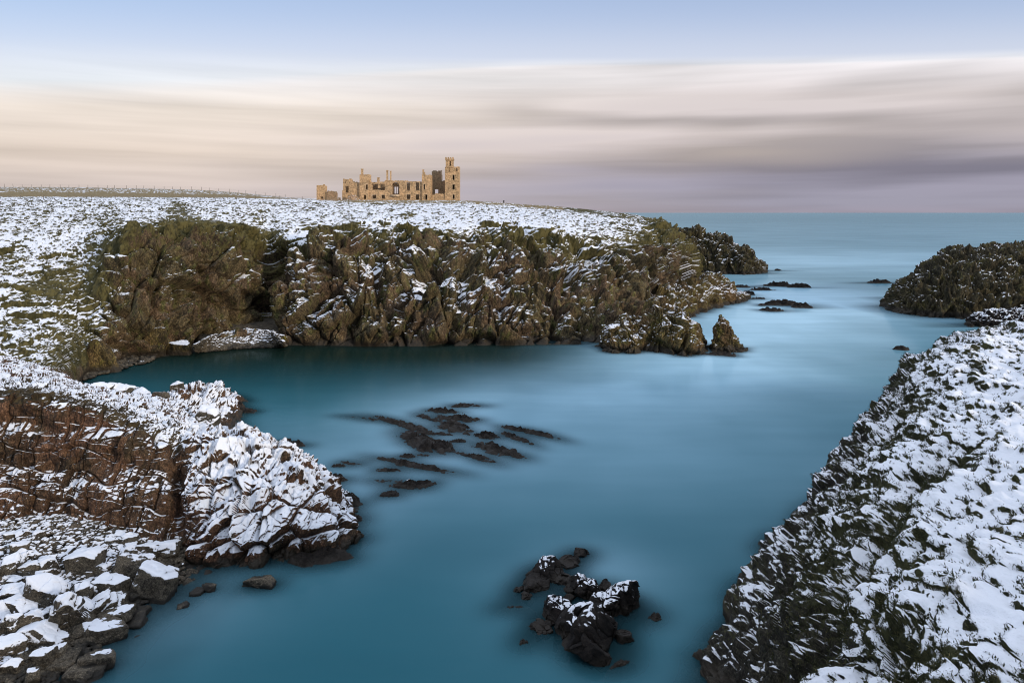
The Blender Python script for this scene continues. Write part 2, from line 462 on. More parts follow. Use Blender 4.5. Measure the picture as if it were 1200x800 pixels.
rows = [col_pts(u, p) for u, p in ST]
US = np.array([s[0] for s in ST], float)
NS, NTT = 1150, 520
B, ts, tt = loft(rows, NS, NTT, wt_t=[3, 9, 14, 12, 11, 11, 7, 4, 5], wt_s=np.diff(US))
ug = np.interp(ts, np.arange(len(US)), US)
U = np.broadcast_to(ug, (NTT, NS)); T = np.broadcast_to(tt[:, None], (NTT, NS))
N = grid_normals(B)
B = B.astype(np.float32)
big = fbm(B / 26.0, 3)
med = fbm(B / 7.0 + 40, 4)
# where rock is bare: below the brink, except the snowy hillside at the left
endr = sm(U, 735, 785)
face = sm(T, 0.9, 1.4) * np.maximum(sm(T, 5.3 + 1.3 * big, 4.4 + 1.3 * big), 0.75 * endr * sm(T, 8, 7))
hillside = sm(U, 165 + 40 * big, 95 + 40 * big)
rocky = face * (1 - hillside * 0.85)
up = sm(T, 4.0, 5.0)
ribs = fbm(np.stack([B[..., 0] / 6.5 + B[..., 2] / 20, B[..., 1] / 30, B[..., 2] / 40], -1), 3, ridged=True)
med1 = fbm(B / 8.0 + 40, 2)
d = rocky * (2.0 * (ribs - 0.25) + 2.2 * med1 + 2.3 * fracture(B, (6.5, 6.5, 11.0), (0.2, 0.42, 0.2), 1.3, crack=.6, tilt=2.0)
             + 0.95 * fracture(B, (2.6, 2.6, 5.2), (0.15, 0.48, 0.3), 7.7, crack=.8, tilt=1.9) + 0.26 * joints(B, (1.3, 1.3, 2.0), (0.2, 0.42, 0.3), 3.1, crack=.8)
             + 0.14 * fracture(B, (0.8, 0.8, 1.4), (0.2, 0.4, 0.1), 3.7, crack=.8))
d = d + rocky * np.exp(-((U - 212) / 38) ** 2) * (0.85 * joints(B, (2.2, 2.2, 2.6), (0.1, 0.2, 0.3), 4.4, crack=1.0) + .4 * joints(B, (1.0, 1.1, 1.3), (0.1, 0.3, 0.2), 5.4, crack=.9))
d = d - rocky * np.mean(d[rocky > .9])
d = d * (1 - .65 * sm(T, 4.2, 5.0) * (1 - endr))
d = d + endr * face * (1.0 * fracture(B, (3.5, 3.5, 5.0), (.2, .4, .6), 2.2, crack=.9, tilt=1.6) + .5 * fracture(B, (1.5, 1.5, 2.2), (.2, .4, .6), 2.9, crack=.9, tilt=1.6) - .9)
d = d + (1 - rocky) * sm(T, 0.9, 1.5) * (0.5 * med * sm(T, 7.2, 6.0) + 0.25 * med)
# cave-like gully left of centre
gul = np.exp(-((U - 318 - 4 * med) / 12.0) ** 2) * face
d = d - 3.2 * gul
for u_, w_, dp_, t0_, sl_ in ((412, 7, 2.6, 3.6, 9), (452, 4, 1.6, 4.0, -8), (532, 6, 2.2, 3.8, 10), (585, 5, 1.8, 4.3, 8), (655, 6, 2.4, 4.4, 9), (180, 4, 1.6, 4.2, 5)):
    d = d - dp_ * np.exp(-((U - u_ - sl_ * (T - 2) - 7 * med) / w_) ** 2) * face * sm(T, t0_ + .4, t0_ - .8)
# tussocks
tus = sm(T, 1.0, 1.6) * sm(T, 8.1, 7.0) * (1 - 0.65 * rocky)
wp = B * np.array([1, 0.75, 1], np.float32) / 0.85
d1, d2, rv, off = worley(wp + 0.35 * np.stack([perlin(B / 0.9 + 5), perlin(B / 0.9 + 9), perlin(B / 0.9 + 13)], -1))
lump = (0.75 - d1) * (0.4 + 0.9 * rv[..., 0])
d = d + tus * (0.55 * lump + 0.16 * fbm(B / 0.6 + 3, 2))
P = B + N * d[..., None]
P[..., 2] += tus * 0.12 * perlin(B / 1.3 + 70)
Nf = grid_normals(P)
nz = Nf[..., 2]
patch = fbm(B / 9.0 + 11, 3)
patch2 = fbm(B / 3.0 + 23, 3)
dash = fbm(B / np.array([1.5, 1.5, .42], np.float32) + 61, 2)
speck = fbm(B / .8 + 33, 2)
lane = fbm(np.stack([B[..., 0] / 7 + B[..., 2] / 9, B[..., 1] / 24, B[..., 2] / 30], -1) + 3, 2)
bias = np.interp(tt, [0, 1, 1.6, 2.5, 3.5, 4.3, 5.0, 5.5, 6.0, 7, 9], [-2, -.9, -.34, -.24, -.14, -.10, -.22, -.27, -.31, -.34, -.30])[:, None]
bias = bias + np.interp(ug, [-260, 90, 140, 165, 290, 330, 400, 470, 520, 560, 620, 700, 800], [.10, .08, .0, -.30, -.28, .04, .0, .03, .06, .14, .10, .02, -.05])[None, :] * face
bias = bias - 0.06 * hillside * sm(T, 5.9, 5.2) - 0.10 * endr * sm(T, 2, 3.5)
soft = sm(T, 4.6, 5.2) * (1 - .7 * endr) + hillside * face
soft = np.clip(soft, 0, 1)
snow = bias + (1.05 + 0.9 * soft) * (nz - 0.62 - 0.13 * soft) + (0.55 - 0.33 * soft) * patch * np.maximum(face, .5) + 0.24 * patch2 + .65 * lane * face * sm(T, 1.5, 3.2) + (.50 * dash * (1 - .8 * endr) + .46 * speck) * np.clip(soft + .4 * face, 0, 1) + tus * (0.42 * (lump - 0.30)) * sm(T, 6.8, 6.2)
# open field: tan grass next to the fence, then heather with snow lying between
fl = sm(U, 400, 330)
snow = snow - fl * (0.75 * sm(T + .05 * patch2, 6.82, 6.98) - 0.47 * sm(T + .15 * patch, 8.1, 8.35))
# tan grass rim along the skyline and a trodden brown hollow above the bare wall
rim = sm(T, 6.0, 6.4)
castle_rim = sm(U, 360, 420) * sm(U, 800, 690)
snow = snow - castle_rim * sm(T + .25 * patch, 5.85, 6.2) * (0.26 + 0.7 * patch)
hollow = np.exp(-((U - 203 - (6 - T) * 15 - 9 * patch2) / (7 + 13 * (6 - T) + 8 * patch)) ** 2) * sm(T, 4.6, 5.0) * sm(T + .3 * patch2, 6.05, 5.75)
snow = snow - 0.30 * hollow
veg = 0.10 + 0.75 * sm(T, 4.0, 5.1) + 0.62 * hillside * sm(T, 1.3, 2.0) + 0.40 * med * face + 0.30 * sm(nz, 0.45, 0.8) + 0.35 * sm(T, 2.8, 4.2) * face
veg = veg - 0.35 * np.exp(-((U - 220) / 60) ** 2) * face * sm(T, 4.0, 3.2)
veg = np.where((T > 5.5) & (endr < .3), 0.9, veg) - .75 * endr * face
me = raw_mesh('headland', P, grid_faces(NTT, NS), {'snow': snow, 'veg': veg})
# the upper fields take the dry-grass material
me.materials.append(M_far); me.materials.append(M_field)
mi = np.zeros((NTT - 1, NS - 1), np.int32)
mi[(T + 0.06 * patch)[:-1, :-1] > np.interp(ug, [0, 330, 420, 660, 720], [6.84, 6.75, 5.95, 5.95, 20])[None, :-1]] = 1
me.polygons.foreach_set('material_index', mi.ravel())
tag(link('headland', me, None), 'long snow-dusted sea cliff and grassy plateau running out below the castle', 'cliff', kind='structure')
SOLIDS.append(P[T < 2.2]); HEAD = P

# distant land behind the ridge so that nothing ends in mid air
g = np.array([[(x_, y_, z_) for x_ in (-900, -600, -400, -250, -150)] for y_, z_ in ((480, 40), (560, 44), (900, 38), (1600, 20), (2500, -5))], float)
g[..., 2] -= np.array([0, 0, 3, 12, 30])[None, :]
gb = catmull(np.swapaxes(catmull(g, np.linspace(0, 4, 60)), 0, 1), np.linspace(0, 4, 60))
gb = np.swapaxes(gb, 0, 1)
gb[..., 2] += 1.2 * fbm(gb.astype(np.float32) / 40, 3) - 3
link_o = link('fields', raw_mesh('fields', gb, grid_faces(60, 60), {'snow': 0.25 * fbm(gb.astype(np.float32) / 30, 3) - 0.05, 'veg': np.ones((60, 60))}), M_field)
tag(link_o, 'open fields falling away behind the ridge', 'field', kind='structure')

# ------------------------------------------------------------------ land: near headland at the left
ND = [
    (-200, [(655, 57.5), (592, 61), (522, 64.5), (465, 67), (440, 78), (422, 90), (415, 100), (412, 112)]),
    (-60, [(645, 58), (590, 61), (520, 64.3), (463, 67), (440, 79), (424, 90), (415, 100), (408, 112)]),
    (0, [(638, 58.3), (586, 61), (520, 64), (461, 66.8), (440, 80), (425, 92), (418, 102), (412, 114)]),
    (50, [(632, 58.8), (582, 61.3), (520, 64), (464, 66.8), (446, 80), (434, 92), (430, 103), (434, 116)]),
    (90, [(630, 59.2), (582, 61.3), (525, 63.8), (470, 66.6), (456, 78), (449, 90), (450, 101), (462, 116)]),
    (140, [(634, 59), (592, 60.8), (538, 63.4), (486, 66.6), (470, 77), (460, 88), (468, 98), (482, 110)]),
    (185, [(645, 58.5), (600, 60.5), (552, 63), (506, 66.6), (483, 76), (466, 88), (466, 97), (476, 109)]),
    (212, [(653, 59.2), (606, 60.8), (556, 63.2), (514, 67.2), (492, 76), (480, 88), (456, 100), (466, 112)]),
    (240, [(660, 58.5), (612, 60), (560, 62.8), (514, 68), (502, 76), (502, 90), (452, 103.5), (460, 114)]),
    (270, [(662, 58.1), (616, 59.5), (560, 62.5), (511, 68.5), (504, 75), (512, 90), (462, 106.5), (466, 114)]),
    (296, [(664, 57.8), (620, 59.2), (562, 62.2), (514, 68), (508, 74), (534, 87), (478, 108), (478, 114)]),
    (320, [(663, 58), (620, 59.4), (568, 62.2), (522, 67.6), (515, 73), (540, 86), (520, 106), (520, 114)]),
    (345, [(660, 58.4), (622, 59.6), (576, 62), (533, 67), (525, 72), (545, 84), (545, 104), (545, 114)]),
    (372, [(655, 59.2), (622, 60.4), (586, 62.6), (552, 66), (546, 69.5), (562, 79), (570, 100), (570, 112)]),
    (395, [(648, 60.2), (626, 61.2), (600, 63.2), (572, 66), (566, 69), (578, 76), (590, 98), (590, 110)]),
    (412, [(634, 62.4), (624, 63), (609, 64.4), (592, 66.4), (588, 68.5), (596, 74), (620, 96), (620, 108)]),
    (426, [(645, 62), (645, 63), (640, 65), (630, 67), (630, 69), (640, 74), (660, 95), (660, 106)]),
]
rows = [col_pts(u, p, 3.0, -1.5) for u, p in ND]
US2 = np.array([s[0] for s in ND], float)
NS, NTT = 900, 560
B, ts, tt = loft(rows, NS, NTT, wt_t=[3, 8, 12, 11, 8, 6, 6, 3], wt_s=np.diff(US2))
ug = np.interp(ts, np.arange(len(US2)), US2)
U = np.broadcast_to(ug, (NTT, NS)); T = np.broadcast_to(tt[:, None], (NTT, NS))
N = grid_normals(B); B = B.astype(np.float32)
med = fbm(B / 3.5 + 40, 4); big = fbm(B / 11, 3)
wall = sm(T, 0.6, 1.2) * sm(T, 4.3, 3.7)
dome = sm(U, 205, 240)
top = sm(T, 3.8, 4.4)
ribs = fbm(np.stack([B[..., 0] / 2.3 + B[..., 2] / 14, B[..., 1] / 16, B[..., 2] / 22], -1), 3, ridged=True)
# level ledges breaking the wall, as the beds of the rock do
led = np.sin(B[..., 2] * 1.75 + 1.4 * fbm(B / 5, 2) * 2) * 0.5
blk = joints(B, (1.7, 1.7, 2.3), (0.06, 0.10, 0.25), 2.3, crack=0.9) * 0.52 + joints(B, (0.75, 0.8, 0.9), (-0.1, 0.16, 0.2), 5.3, crack=0.8) * 0.24
flute = fbm(np.stack([B[..., 0] / 1.1 + B[..., 2] / 9, B[..., 1] / 14, B[..., 2] / 14], -1) + 5, 2, ridged=True)
fine_f = fracture(B, (0.55, 0.9, 1.5), (0.2, 0.25, 0.1), 6.6, crack=.25, tilt=1.2)
d = wall * (1 - dome) * (0.75 * led + 0.8 * med + blk + 0.10 * fbm(B / .5, 2)) + wall * dome * (0.8 * (ribs - 0.2) + 0.25 * (flute - .2) + 0.5 * med + 0.15 * fine_f + .06 * fbm(B / .3, 2))
d = d + dome * top * sm(T, 5.6, 5.0) * .18 * fine_f
d = d + top * sm(T, 8, 7.4) * (0.42 * med + 0.28 * fracture(B, (1.1, 1.1, 0.8), (0.2, 0.1, 0.6), 9.1) + 0.10 * fracture(B, (0.4, 0.4, 0.35), (0, 0.2, 0.2), 4.1))
spur = np.exp(-((U - 245) / 48) ** 2) * sm(T, 6.2, 6.8)
d = d + spur * 1.1 * fracture(B, (1.5, 3.0, 1.5), (0.5, 0.3, 0.7), 8.2)
d = d + 0.05 * fbm(B / 0.35, 2)
d = d - wall * np.mean(d[wall > .9]) * .9
slab = fracture(B, (2.6, 2.2, 5.5), (0.1, 0.25, 0.4), 3.9, crack=.9, tilt=1.7)
d = d + dome * wall * (0.80 * slab + .25 * fracture(B, (1.0, 1.0, 1.6), (.2, .3, .6), 6.1, crack=.5, tilt=1.6)) + dome * top * .5 * slab * sm(T, 6, 5)
d = d - 1.3 * np.exp(-((U - 207 + 3 * med) / 7.0) ** 2) * wall
P = B + N * d[..., None]
nz = grid_normals(P)[..., 2]
patch = fbm(B / 2.6 + 11, 3)
bias = np.interp(tt, [0, 1, 1.5, 2.5, 3.5, 4.1, 4.6, 6, 8], [-1, -.30, -.10, -.10, -.08, .04, .16, .14, .0])[:, None] + 0 * U
bias = bias + wall * np.interp(ug, [0, 140, 205, 225, 250, 300, 360, 400, 425], [-.02, -.02, -.10, .28, .76, .86, .72, .42, .08])[None, :]
bias = bias + 0.20 * dome * top
bias = bias - 0.45 * np.exp(-((T - 4.05) / 0.28) ** 2) * sm(U, 190, 120)
snow = bias + 1.25 * (nz - 0.66) + 0.50 * patch + 0.26 * fbm(B / 0.8, 2) + 0.30 * dome * fbm(B / .45 + 3, 2) - 0.12 * (1 - dome) * top
veg = 0.05 + 0.55 * (1 - dome) * sm(T, 3.5, 4.0) * sm(T, 5.2, 4.4) + 0.35 * (1 - dome) * sm(nz, 0.35, 0.75) + 0.35 * med * (1 - dome) + 0.12 * dome
me = raw_mesh('shore_cliff', P, grid_faces(NTT, NS), {'snow': snow, 'veg': veg})
tag(link('shore_cliff', me, M_near), 'brown rock wall and snow-covered rounded buttress above the boulder beach', 'cliff', kind='structure')
SOLIDS.append(P.reshape(-1, 3)); NEAR = P

# ------------------------------------------------------------------ land: boulder beach floor
def beach_z(x_, y_):
    edge_x = -27.3 + 0.02 * (y_ - 45) - 0.28 * np.clip(46.5 - y_, 0, 20)
    return np.clip((edge_x - x_) * 0.20 - 0.25, -3, 2.2) + np.clip((y_ - 52) * 0.10, 0, 0.8)
gx, gy = np.meshgrid(np.linspace(-75, -22, 240), np.linspace(36, 62, 160))
gz = beach_z(gx, gy) + 0.35 * fbm(np.stack([gx / 2.2, gy / 2.2, 0 * gx], -1), 4)
G = np.stack([gx, gy, gz], -1).astype(np.float32)
G[..., 2] += 0.30 * fracture(G, (0.9, 0.9, 0.9), (0.1, 0.2, 0.3), 4.4, crack=1.0)
G[..., 2] += 0.14 * fracture(G, (0.35, 0.35, 0.35), (0.1, 0.2, 0.3), 2.4, crack=1.0)
nz = grid_normals(G)[..., 2]
o = link('beach', raw_mesh('beach', G, grid_faces(160, 240), {'snow': 0.9 * (nz - 0.80) + 0.30 * fbm(G / 0.9, 3) - 0.22, 'veg': np.zeros(gx.shape)}), M_boulder)
tag(o, 'rubble floor of the cove under the rock wall', 'beach', kind='structure')
SOLIDS.append(G.reshape(-1, 3))

# ------------------------------------------------------------------ land: snowy slope in the right foreground
RF = [
    (12, [(2, -3), (4, 0), (7, 6), (9, 12), (12, 16.3), (18, 18.4), (26, 20), (45, 24)]),
    (20, [(4, -3), (6, 0), (8, 5), (10, 10), (13, 15.2), (18, 17.0), (26, 18.5), (50, 22)]),
    (30, [(8, -3), (10, 0), (12.3, 5), (14, 9), (16, 12.5), (19.5, 14.6), (25, 16.4), (50, 20)]),
    (38, [(9, -3), (11.2, 0), (13.6, 3.6), (16, 7.4), (18.2, 10.6), (22, 13.6), (28, 15.6), (55, 19)]),
    (46, [(10, -3), (13.2, 0), (16, 3.2), (18.6, 6.8), (21.5, 10.3), (25.5, 13.4), (32.5, 15.4), (60, 18)]),
    (58, [(15.5, -3), (19, 0), (22.4, 3.8), (25.3, 7.8), (29.6, 11.8), (34, 14.4), (42, 16.3), (70, 18)]),
    (68, [(24.5, -3), (27.5, 0), (30.4, 5), (33.2, 9.5), (36.8, 13.5), (40.5, 15.6), (47.5, 17.1), (80, 18)]),
    (76, [(33, -3), (36.5, 0), (39.5, 5), (42.2, 10), (45.0, 13.8), (48.6, 16.2), (56, 17.0), (90, 17.5)]),
    (82, [(41, -3), (45, 0), (48, 5), (51, 9), (53, 13), (56, 15.2), (63, 16.4), (92, 16.5)]),
    (92, [(51, -4), (54, -2), (56, 0), (58, 3), (61, 6), (64, 8), (71, 9), (95, 9)]),
    (100, [(57, -5), (60, -4), (62, -3), (64, -2), (67, -1), (70, 0), (77, 1), (98, 1)]),
]
SHX = {30: -1.0, 38: -1.4, 46: -.6, 58: 1.3, 68: 1.2, 76: .2}
rows = [[(x_ + SHX.get(Y, 0) * (1 if k < 5 else .5), Y, z_) for k, (x_, z_) in enumerate(p)] for Y, p in RF]
NS, NTT = 1000, 900
YS = np.array([r[0] for r in RF], float)
# stations run along the depth; columns across
B, ts, tt = loft(rows, NS, NTT, wt_t=[2, 6, 8, 9, 10, 12, 9], wt_s=np.diff(np.log(YS)))
# (n_t across the slope, n_s along the depth)
U = np.broadcast_to(ts, (NTT, NS)); T = np.broadcast_to(tt[:, None], (NTT, NS))
N = -grid_normals(B)
if N[..., 2].mean() < 0: N = -N
B = B.astype(np.float32)
med = fbm(B / 4.5 + 40, 4); big = fbm(B / 10, 3)
rocky = sm(T, 5.0 + 1.3 * big, 3.7 + 1.3 * big) * sm(T, 0.3, 0.9)
q = np.stack([B[..., 0] / 2.6, B[..., 1] / 1.7, B[..., 2] / 7], -1)
ribs = fbm(q, 3, ridged=True)
d = rocky * (0.45 * (ribs - 0.2) + 1.5 * med + 1.6 * fbm(B / 9 + 77, 2) + 0.42 * fracture(B, (1.9, 1.7, 2.2), (0.25, -0.3, 0.3), 1.9, crack=.6) + 0.24 * fracture(B, (0.6, 0.6, 1.0), (0.2, -0.2, 0.1), 6.3))
d = d + (1 - rocky) * 0.45 * med
# tussocks, hanging a little down the slope
wv = np.stack([perlin(B / 1.1 + 5), perlin(B / 1.1 + 9), perlin(B / 1.1 + 13)], -1)
d1, d2, rv, off = worley(B * np.array([1.0, 0.8, 0.8], np.float32) / 0.95 + 0.45 * wv)
lump = (0.78 - d1) * (0.35 + 0.95 * rv[..., 0])
e1, e2, rv2, off2 = worley(B / 0.38 + 0.4 * wv + 50)
lump2 = (0.7 - e1) * (0.3 + rv2[..., 0])
tus = 1 - 0.6 * rocky
m1, m2, rvm, offm = worley(B * np.array([1, .8, .8], np.float32) / 2.3 + .35 * wv + 11)
mound_ = (.75 - m1) * (.3 + rvm[..., 0])
d = d + (1 - .5 * rocky) * 0.95 * mound_
d = d + tus * (0.50 * lump + 0.16 * lump2 + 0.10 * fbm(B / 0.5 + 3, 3))
sd = ((B[..., 0] - 13) * 10 - (B[..., 1] - 30) * 12) / 15.6      # metres on the near side of the crease
along = ((B[..., 0] - 13) * 12 + (B[..., 1] - 30) * 10) / 15.6
crw = sm(along, -16, -4) * sm(along, 26, 16) * sm(T, .8, 2)
wob = 1.2 * fbm(B / 4 + 90, 2)
d = d + crw * (1.3 * sm(sd + wob, 0, 3) * sm(sd + wob, 11, 4) - 1.9 * np.exp(-((sd + wob + .9) / 1.3) ** 2))
sd2 = sd + 9.5 + 1.6 * fbm(B / 5 + 50, 2)
d = d - 1.3 * np.exp(-(sd2 / 1.2) ** 2) * sm(T, .8, 1.6) * sm(T, 5.5, 4.2)
d = d - rocky * np.mean(d[rocky > .9]) - (1 - rocky) * np.mean(d[rocky < .1]) - 0.55 * sm(T, .3, 1) * sm(T, 5.2, 4)
P = B + N * d[..., None]
P[..., 0] -= tus * 0.25 * np.clip(lump, 0, 1)
P[..., 2] += 0.02 * fbm(B / 0.12, 2)
Nf = grid_normals(P); Nf = -Nf if Nf[..., 2].mean() < 0 else Nf
nz = Nf[..., 2]
patch = fbm(B / 3.2 + 11, 3); patch2 = fbm(B / 0.9 + 3, 3)
bias = np.interp(tt, [0, .8, 1.3, 2, 3, 4, 4.6, 5.2, 7], [-1.5, -.60, -.18, -.04, .03, .04, .04, .08, .08])[:, None]
snow = bias + (1.35 - .5 * rocky) * (nz - 0.66) + 0.34 * patch + 0.38 * patch2 + .44 * fbm(B / .42 + 71, 2) - .06 + 0.26 * (lump - 0.3) * tus + 0.30 * (mound_ - .3) + .16 * crw * sm(sd + wob, .5, 3) - .20 * crw * np.exp(-((sd + wob + 2.2) / 2.6) ** 2)
rimg = sm(T, 4.6, 5.6) * np.exp(-((B[..., 1] - 77) / 5.0) ** 2)
snow = snow - 0.30 * rimg * (0.6 + 1.5 * patch)
veg = 0.15 + 0.7 * sm(T, 3.2, 4.6) + 0.5 * med + 0.3 * sm(nz, 0.4, 0.7)
fc = grid_faces(NTT, NS)
if np.cross(P[1, 0] - P[0, 0], P[0, 1] - P[0, 0])[2] > 0: pass
fn = np.cross(P[500, 501] - P[500, 500], P[501, 500] - P[500, 500])
if fn[2] < 0: fc = fc[:, ::-1]
me = raw_mesh('hillside', P, fc, {'snow': snow, 'veg': veg})
tag(link('hillside', me, M_right), 'steep snow-covered tussock slope dropping to black crags in the near right', 'slope', kind='structure')
SOLIDS.append(P[T < 3]); RIGHT = (P, Nf, snow, T, lump)

# ------------------------------------------------------------------ rock outcrops standing in the sea
def outcrop(name, stations, n_s, n_t, mat, label, cat, blocks, snow_bias, seed, amp=1.0, drop=3.0, rot=(0.25, 0.35, 0.2)):
    rows = [col_pts(u, p, drop, -1.5) for u, p in stations]
    US = np.array([s[0] for s in stations], float)
    B, ts, tt = loft(rows, n_s, n_t, wt_s=np.diff(US))
    T = np.broadcast_to(tt[:, None], (n_t, n_s))
    N = grid_normals(B); B = B.astype(np.float32)
    d = 0
    for size, a in blocks:
        d = d + a * fracture(B, (size, size, size * 1.8), rot, seed + size)
    d = d + blocks[0][1] * 0.8 * fbm(B / (blocks[0][0] * 1.4) + seed, 4)
    d = d + blocks[1][1] * 1.2 * joints(B, (blocks[1][0], blocks[1][0], blocks[1][0] * 2.2), rot, seed + 3, crack=.9)
    rb_ = fbm(np.stack([B[..., 0] / blocks[0][0] * 1.3 + B[..., 2] / 25, B[..., 1] / 30, B[..., 2] / 40], -1) + seed, 2, ridged=True)
    d = d + blocks[0][1] * 1.1 * (rb_ - .2)
    d = (d - np.mean(d)) * amp * sm(T, 0.1, 0.8)
    P = B + N * d[..., None]
    nz = grid_normals(P)[..., 2]
    snow = snow_bias + 1.2 * (nz - 0.72) + 0.45 * fbm(B / (blocks[0][0] * 1.2) + 9, 3) + 0.2 * fbm(B / 0.8, 2) - 1.5 * sm(T, 1.6, 1.0)
    veg = 0.2 + 0.4 * fbm(B / 4 + 2, 3) + 0.25 * sm(nz, 0.4, 0.8)
    cen = B.reshape(-1, 3).mean(0); cen[2] = 0
    me = raw_mesh(name, P - cen, grid_faces(n_t, n_s), {'snow': snow, 'veg': veg})
    o = link(name, me, mat); o.location = cen.tolist()
    tag(o, label, cat)
    SOLIDS.append(P.reshape(-1, 3))
    return o

def under(v, Y, n=5):
    return [(v + 12, Y + 2 * i) for i in range(n)]

outcrop('rock_outcrop', [
    (695, under(408, 152)),
    (704, [(409, 150), (400, 151), (393, 153), (391, 156), (397, 164)]),
    (716, [(411, 148), (396, 150), (386, 152), (382, 156), (390, 165)]),
    (732, [(412, 147), (393, 149), (379, 151.5), (374, 155), (384, 166)]),
    (748, [(413.5, 146), (396, 148), (380, 150.5), (376, 154), (384, 166)]),
    (764, [(414.5, 145), (388, 147.5), (367, 150.5), (360, 154), (374, 167)]),
    (775, [(415, 144.6), (384, 147), (363, 150), (355, 153.5), (372, 168)]),
    (787, [(415, 144.6), (388, 147), (369, 149.5), (362, 153), (378, 167)]),
    (799, [(415.5, 144.2), (385, 146.8), (366, 149.5), (360, 152.5), (378, 165)]),
    (810, [(416, 143.7), (398, 146), (384, 148), (379, 151), (390, 160)]),
    (820, [(415, 144.6), (408, 146.2), (403, 147.6), (402, 149.5), (407, 155)]),
    (827, under(414, 147))], 380, 200, M_stack,
    'broken ochre rock outcrop with several blunt peaks standing against the cliff foot', 'rock outcrop',
    [(5.0, 1.1), (2.0, 0.5), (0.8, 0.2)], -0.10, 3.3)
outcrop('sea_stack', [
    (830, under(410, 150)),
    (835, [(411.5, 147.5), (406, 148.2), (402, 149), (401, 150.5), (405, 154)]),
    (840, [(412.5, 147), (398, 148), (386, 149), (383, 150.5), (392, 154)]),
    (845, [(413, 146.5), (393, 147.8), (376, 149), (370.5, 150.2), (382, 154)]),
    (850, [(413.5, 146), (394, 147.6), (378, 149), (373, 150.2), (384, 154)]),
    (856, [(413.5, 146), (399, 147.3), (387, 148.6), (383, 150), (390, 154)]),
    (862, [(413, 146.5), (406, 147.4), (399, 148.4), (397, 149.8), (401, 153.5)]),
    (869, [(412, 147), (409, 147.8), (406.5, 148.4), (406, 149.4), (408, 152)]),
    (876, [(411, 148), (410, 148.6), (409, 149), (409, 150), (410, 152)]),
    (882, under(412, 149))], 180, 130, M_stack,
    'small pointed pinnacle of ochre rock alone in the sea beside the outcrop', 'sea stack',
    [(2.2, 0.45), (0.9, 0.25)], -0.25, 5.1)
outcrop('rock_spur', [
    (770, [(384, 178), (352, 190), (336, 200), (332, 210), (345, 235)]),
    (790, [(378, 186), (352, 196), (336, 204), (331, 213), (345, 238)]),
    (810, [(371, 197), (346, 205), (331, 213), (327, 221), (340, 242)]),
    (824, [(365, 207), (342, 213), (327, 220), (323, 227), (336, 246)]),
    (838, [(360.5, 215), (339, 220), (325, 226), (321.5, 232), (335, 250)]),
    (850, [(357, 222), (342, 225.5), (331, 230), (328, 235), (341, 252)]),
    (862, [(355, 226), (347, 229), (341, 232), (339, 236), (347, 250)]),
    (871, [(354, 228.5), (351, 231), (348, 234), (347, 237), (351, 246)]),
    (879, under(354, 231))], 300, 170, M_stack,
    'low jagged rock spur with snowy ledges reaching out below the end of the headland', 'rock spur',
    [(5.0, 1.0), (2.0, 0.6), (0.9, 0.25)], -0.02, 8.4)
outcrop('rock_islet', [
    (760, [(322, 330), (300, 334), (279, 338), (275, 346), (290, 378)]),
    (800, [(321.5, 331), (298, 335), (276, 340), (270, 348), (290, 380)]),
    (818, [(321, 333), (297, 337), (274, 342), (268, 350), (288, 380)]),
    (828, [(321, 333), (300, 337), (280, 342), (275, 349), (290, 378)]),
    (842, [(321, 333), (299, 336), (280, 341), (274, 348), (290, 376)]),
    (855, [(321.5, 332), (301, 335), (285, 340), (280, 347), (294, 372)]),
    (866, [(322, 331), (305, 334), (295, 338), (293, 344), (303, 366)]),
    (876, [(322, 331), (306, 334), (295, 338), (292, 344), (302, 362)]),
    (885, [(321, 333), (311, 336), (304, 339), (302, 344), (309, 358)]),
    (893, [(320, 336), (316, 338), (313, 341), (312, 345), (315, 355)]),
    (900, under(319, 340))], 300, 170, M_isle,
    'dark olive rock islet at the far tip of the headland, seen beyond the spur', 'rock islet',
    [(6.0, 1.4), (2.6, 0.7), (1.1, 0.3)], -0.16, 12.7)
outcrop('rock_island', [
    (1029, under(360, 214)),
    (1038, [(362, 213), (356, 215), (350, 217), (348, 221), (356, 236)]),
    (1050, [(366, 205), (350, 208), (338, 212), (334, 218), (346, 240)]),
    (1066, [(369, 200), (348, 204), (331, 209), (325, 216), (340, 244)]),
    (1082, [(371, 197), (345, 201), (323, 207), (315, 215), (332, 248)]),
    (1100, [(372, 195), (342, 199), (315, 206), (304, 215), (322, 252)]),
    (1118, [(373, 194), (340, 198), (307, 206), (293, 216), (312, 255)]),
    (1140, [(374, 192), (340, 197), (308, 205), (294, 216), (312, 258)]),
    (1165, [(374, 192), (338, 197), (304, 205), (288, 217), (308, 260)]),
    (1200, [(374, 192), (338, 197), (305, 205), (289, 217), (308, 262)]),
    (1250, [(374, 192), (340, 197), (308, 205), (294, 217), (312, 262)]),
    (1320, [(374, 192), (345, 197), (320, 205), (310, 217), (325, 260)]),
    (1400, [(374, 192), (355, 197), (345, 205), (340, 217), (350, 255)]),
    (1440, under(374, 200))], 520, 210, M_isle,
    'big dark ribbed rock island off the point, snow lying along its ledges', 'rock island',
    [(4.0, 1.0), (1.7, 0.6), (0.8, 0.25)], -0.20, 15.2, rot=(0.15, 0.25, 0.2))
outcrop('rock_ledge', [
    (1130, under(376, 178)),
    (1142, [(379, 180), (375, 181), (371, 182), (369, 184), (371, 188)]),
    (1165, [(380, 179), (373, 180), (366, 182), (363, 185), (367, 190)]),
    (1200, [(381, 178), (373, 180), (366, 182), (362, 185), (367, 190)]),
    (1260, [(381, 178), (374, 180), (368, 182), (365, 185), (368, 190)]),
    (1300, under(381, 181))], 240, 90, M_skerry,
    'low black shelf of snow-flecked rock at the near foot of the island', 'rock ledge',
    [(1.6, 0.5), (0.7, 0.25)], 0.12, 18.8)

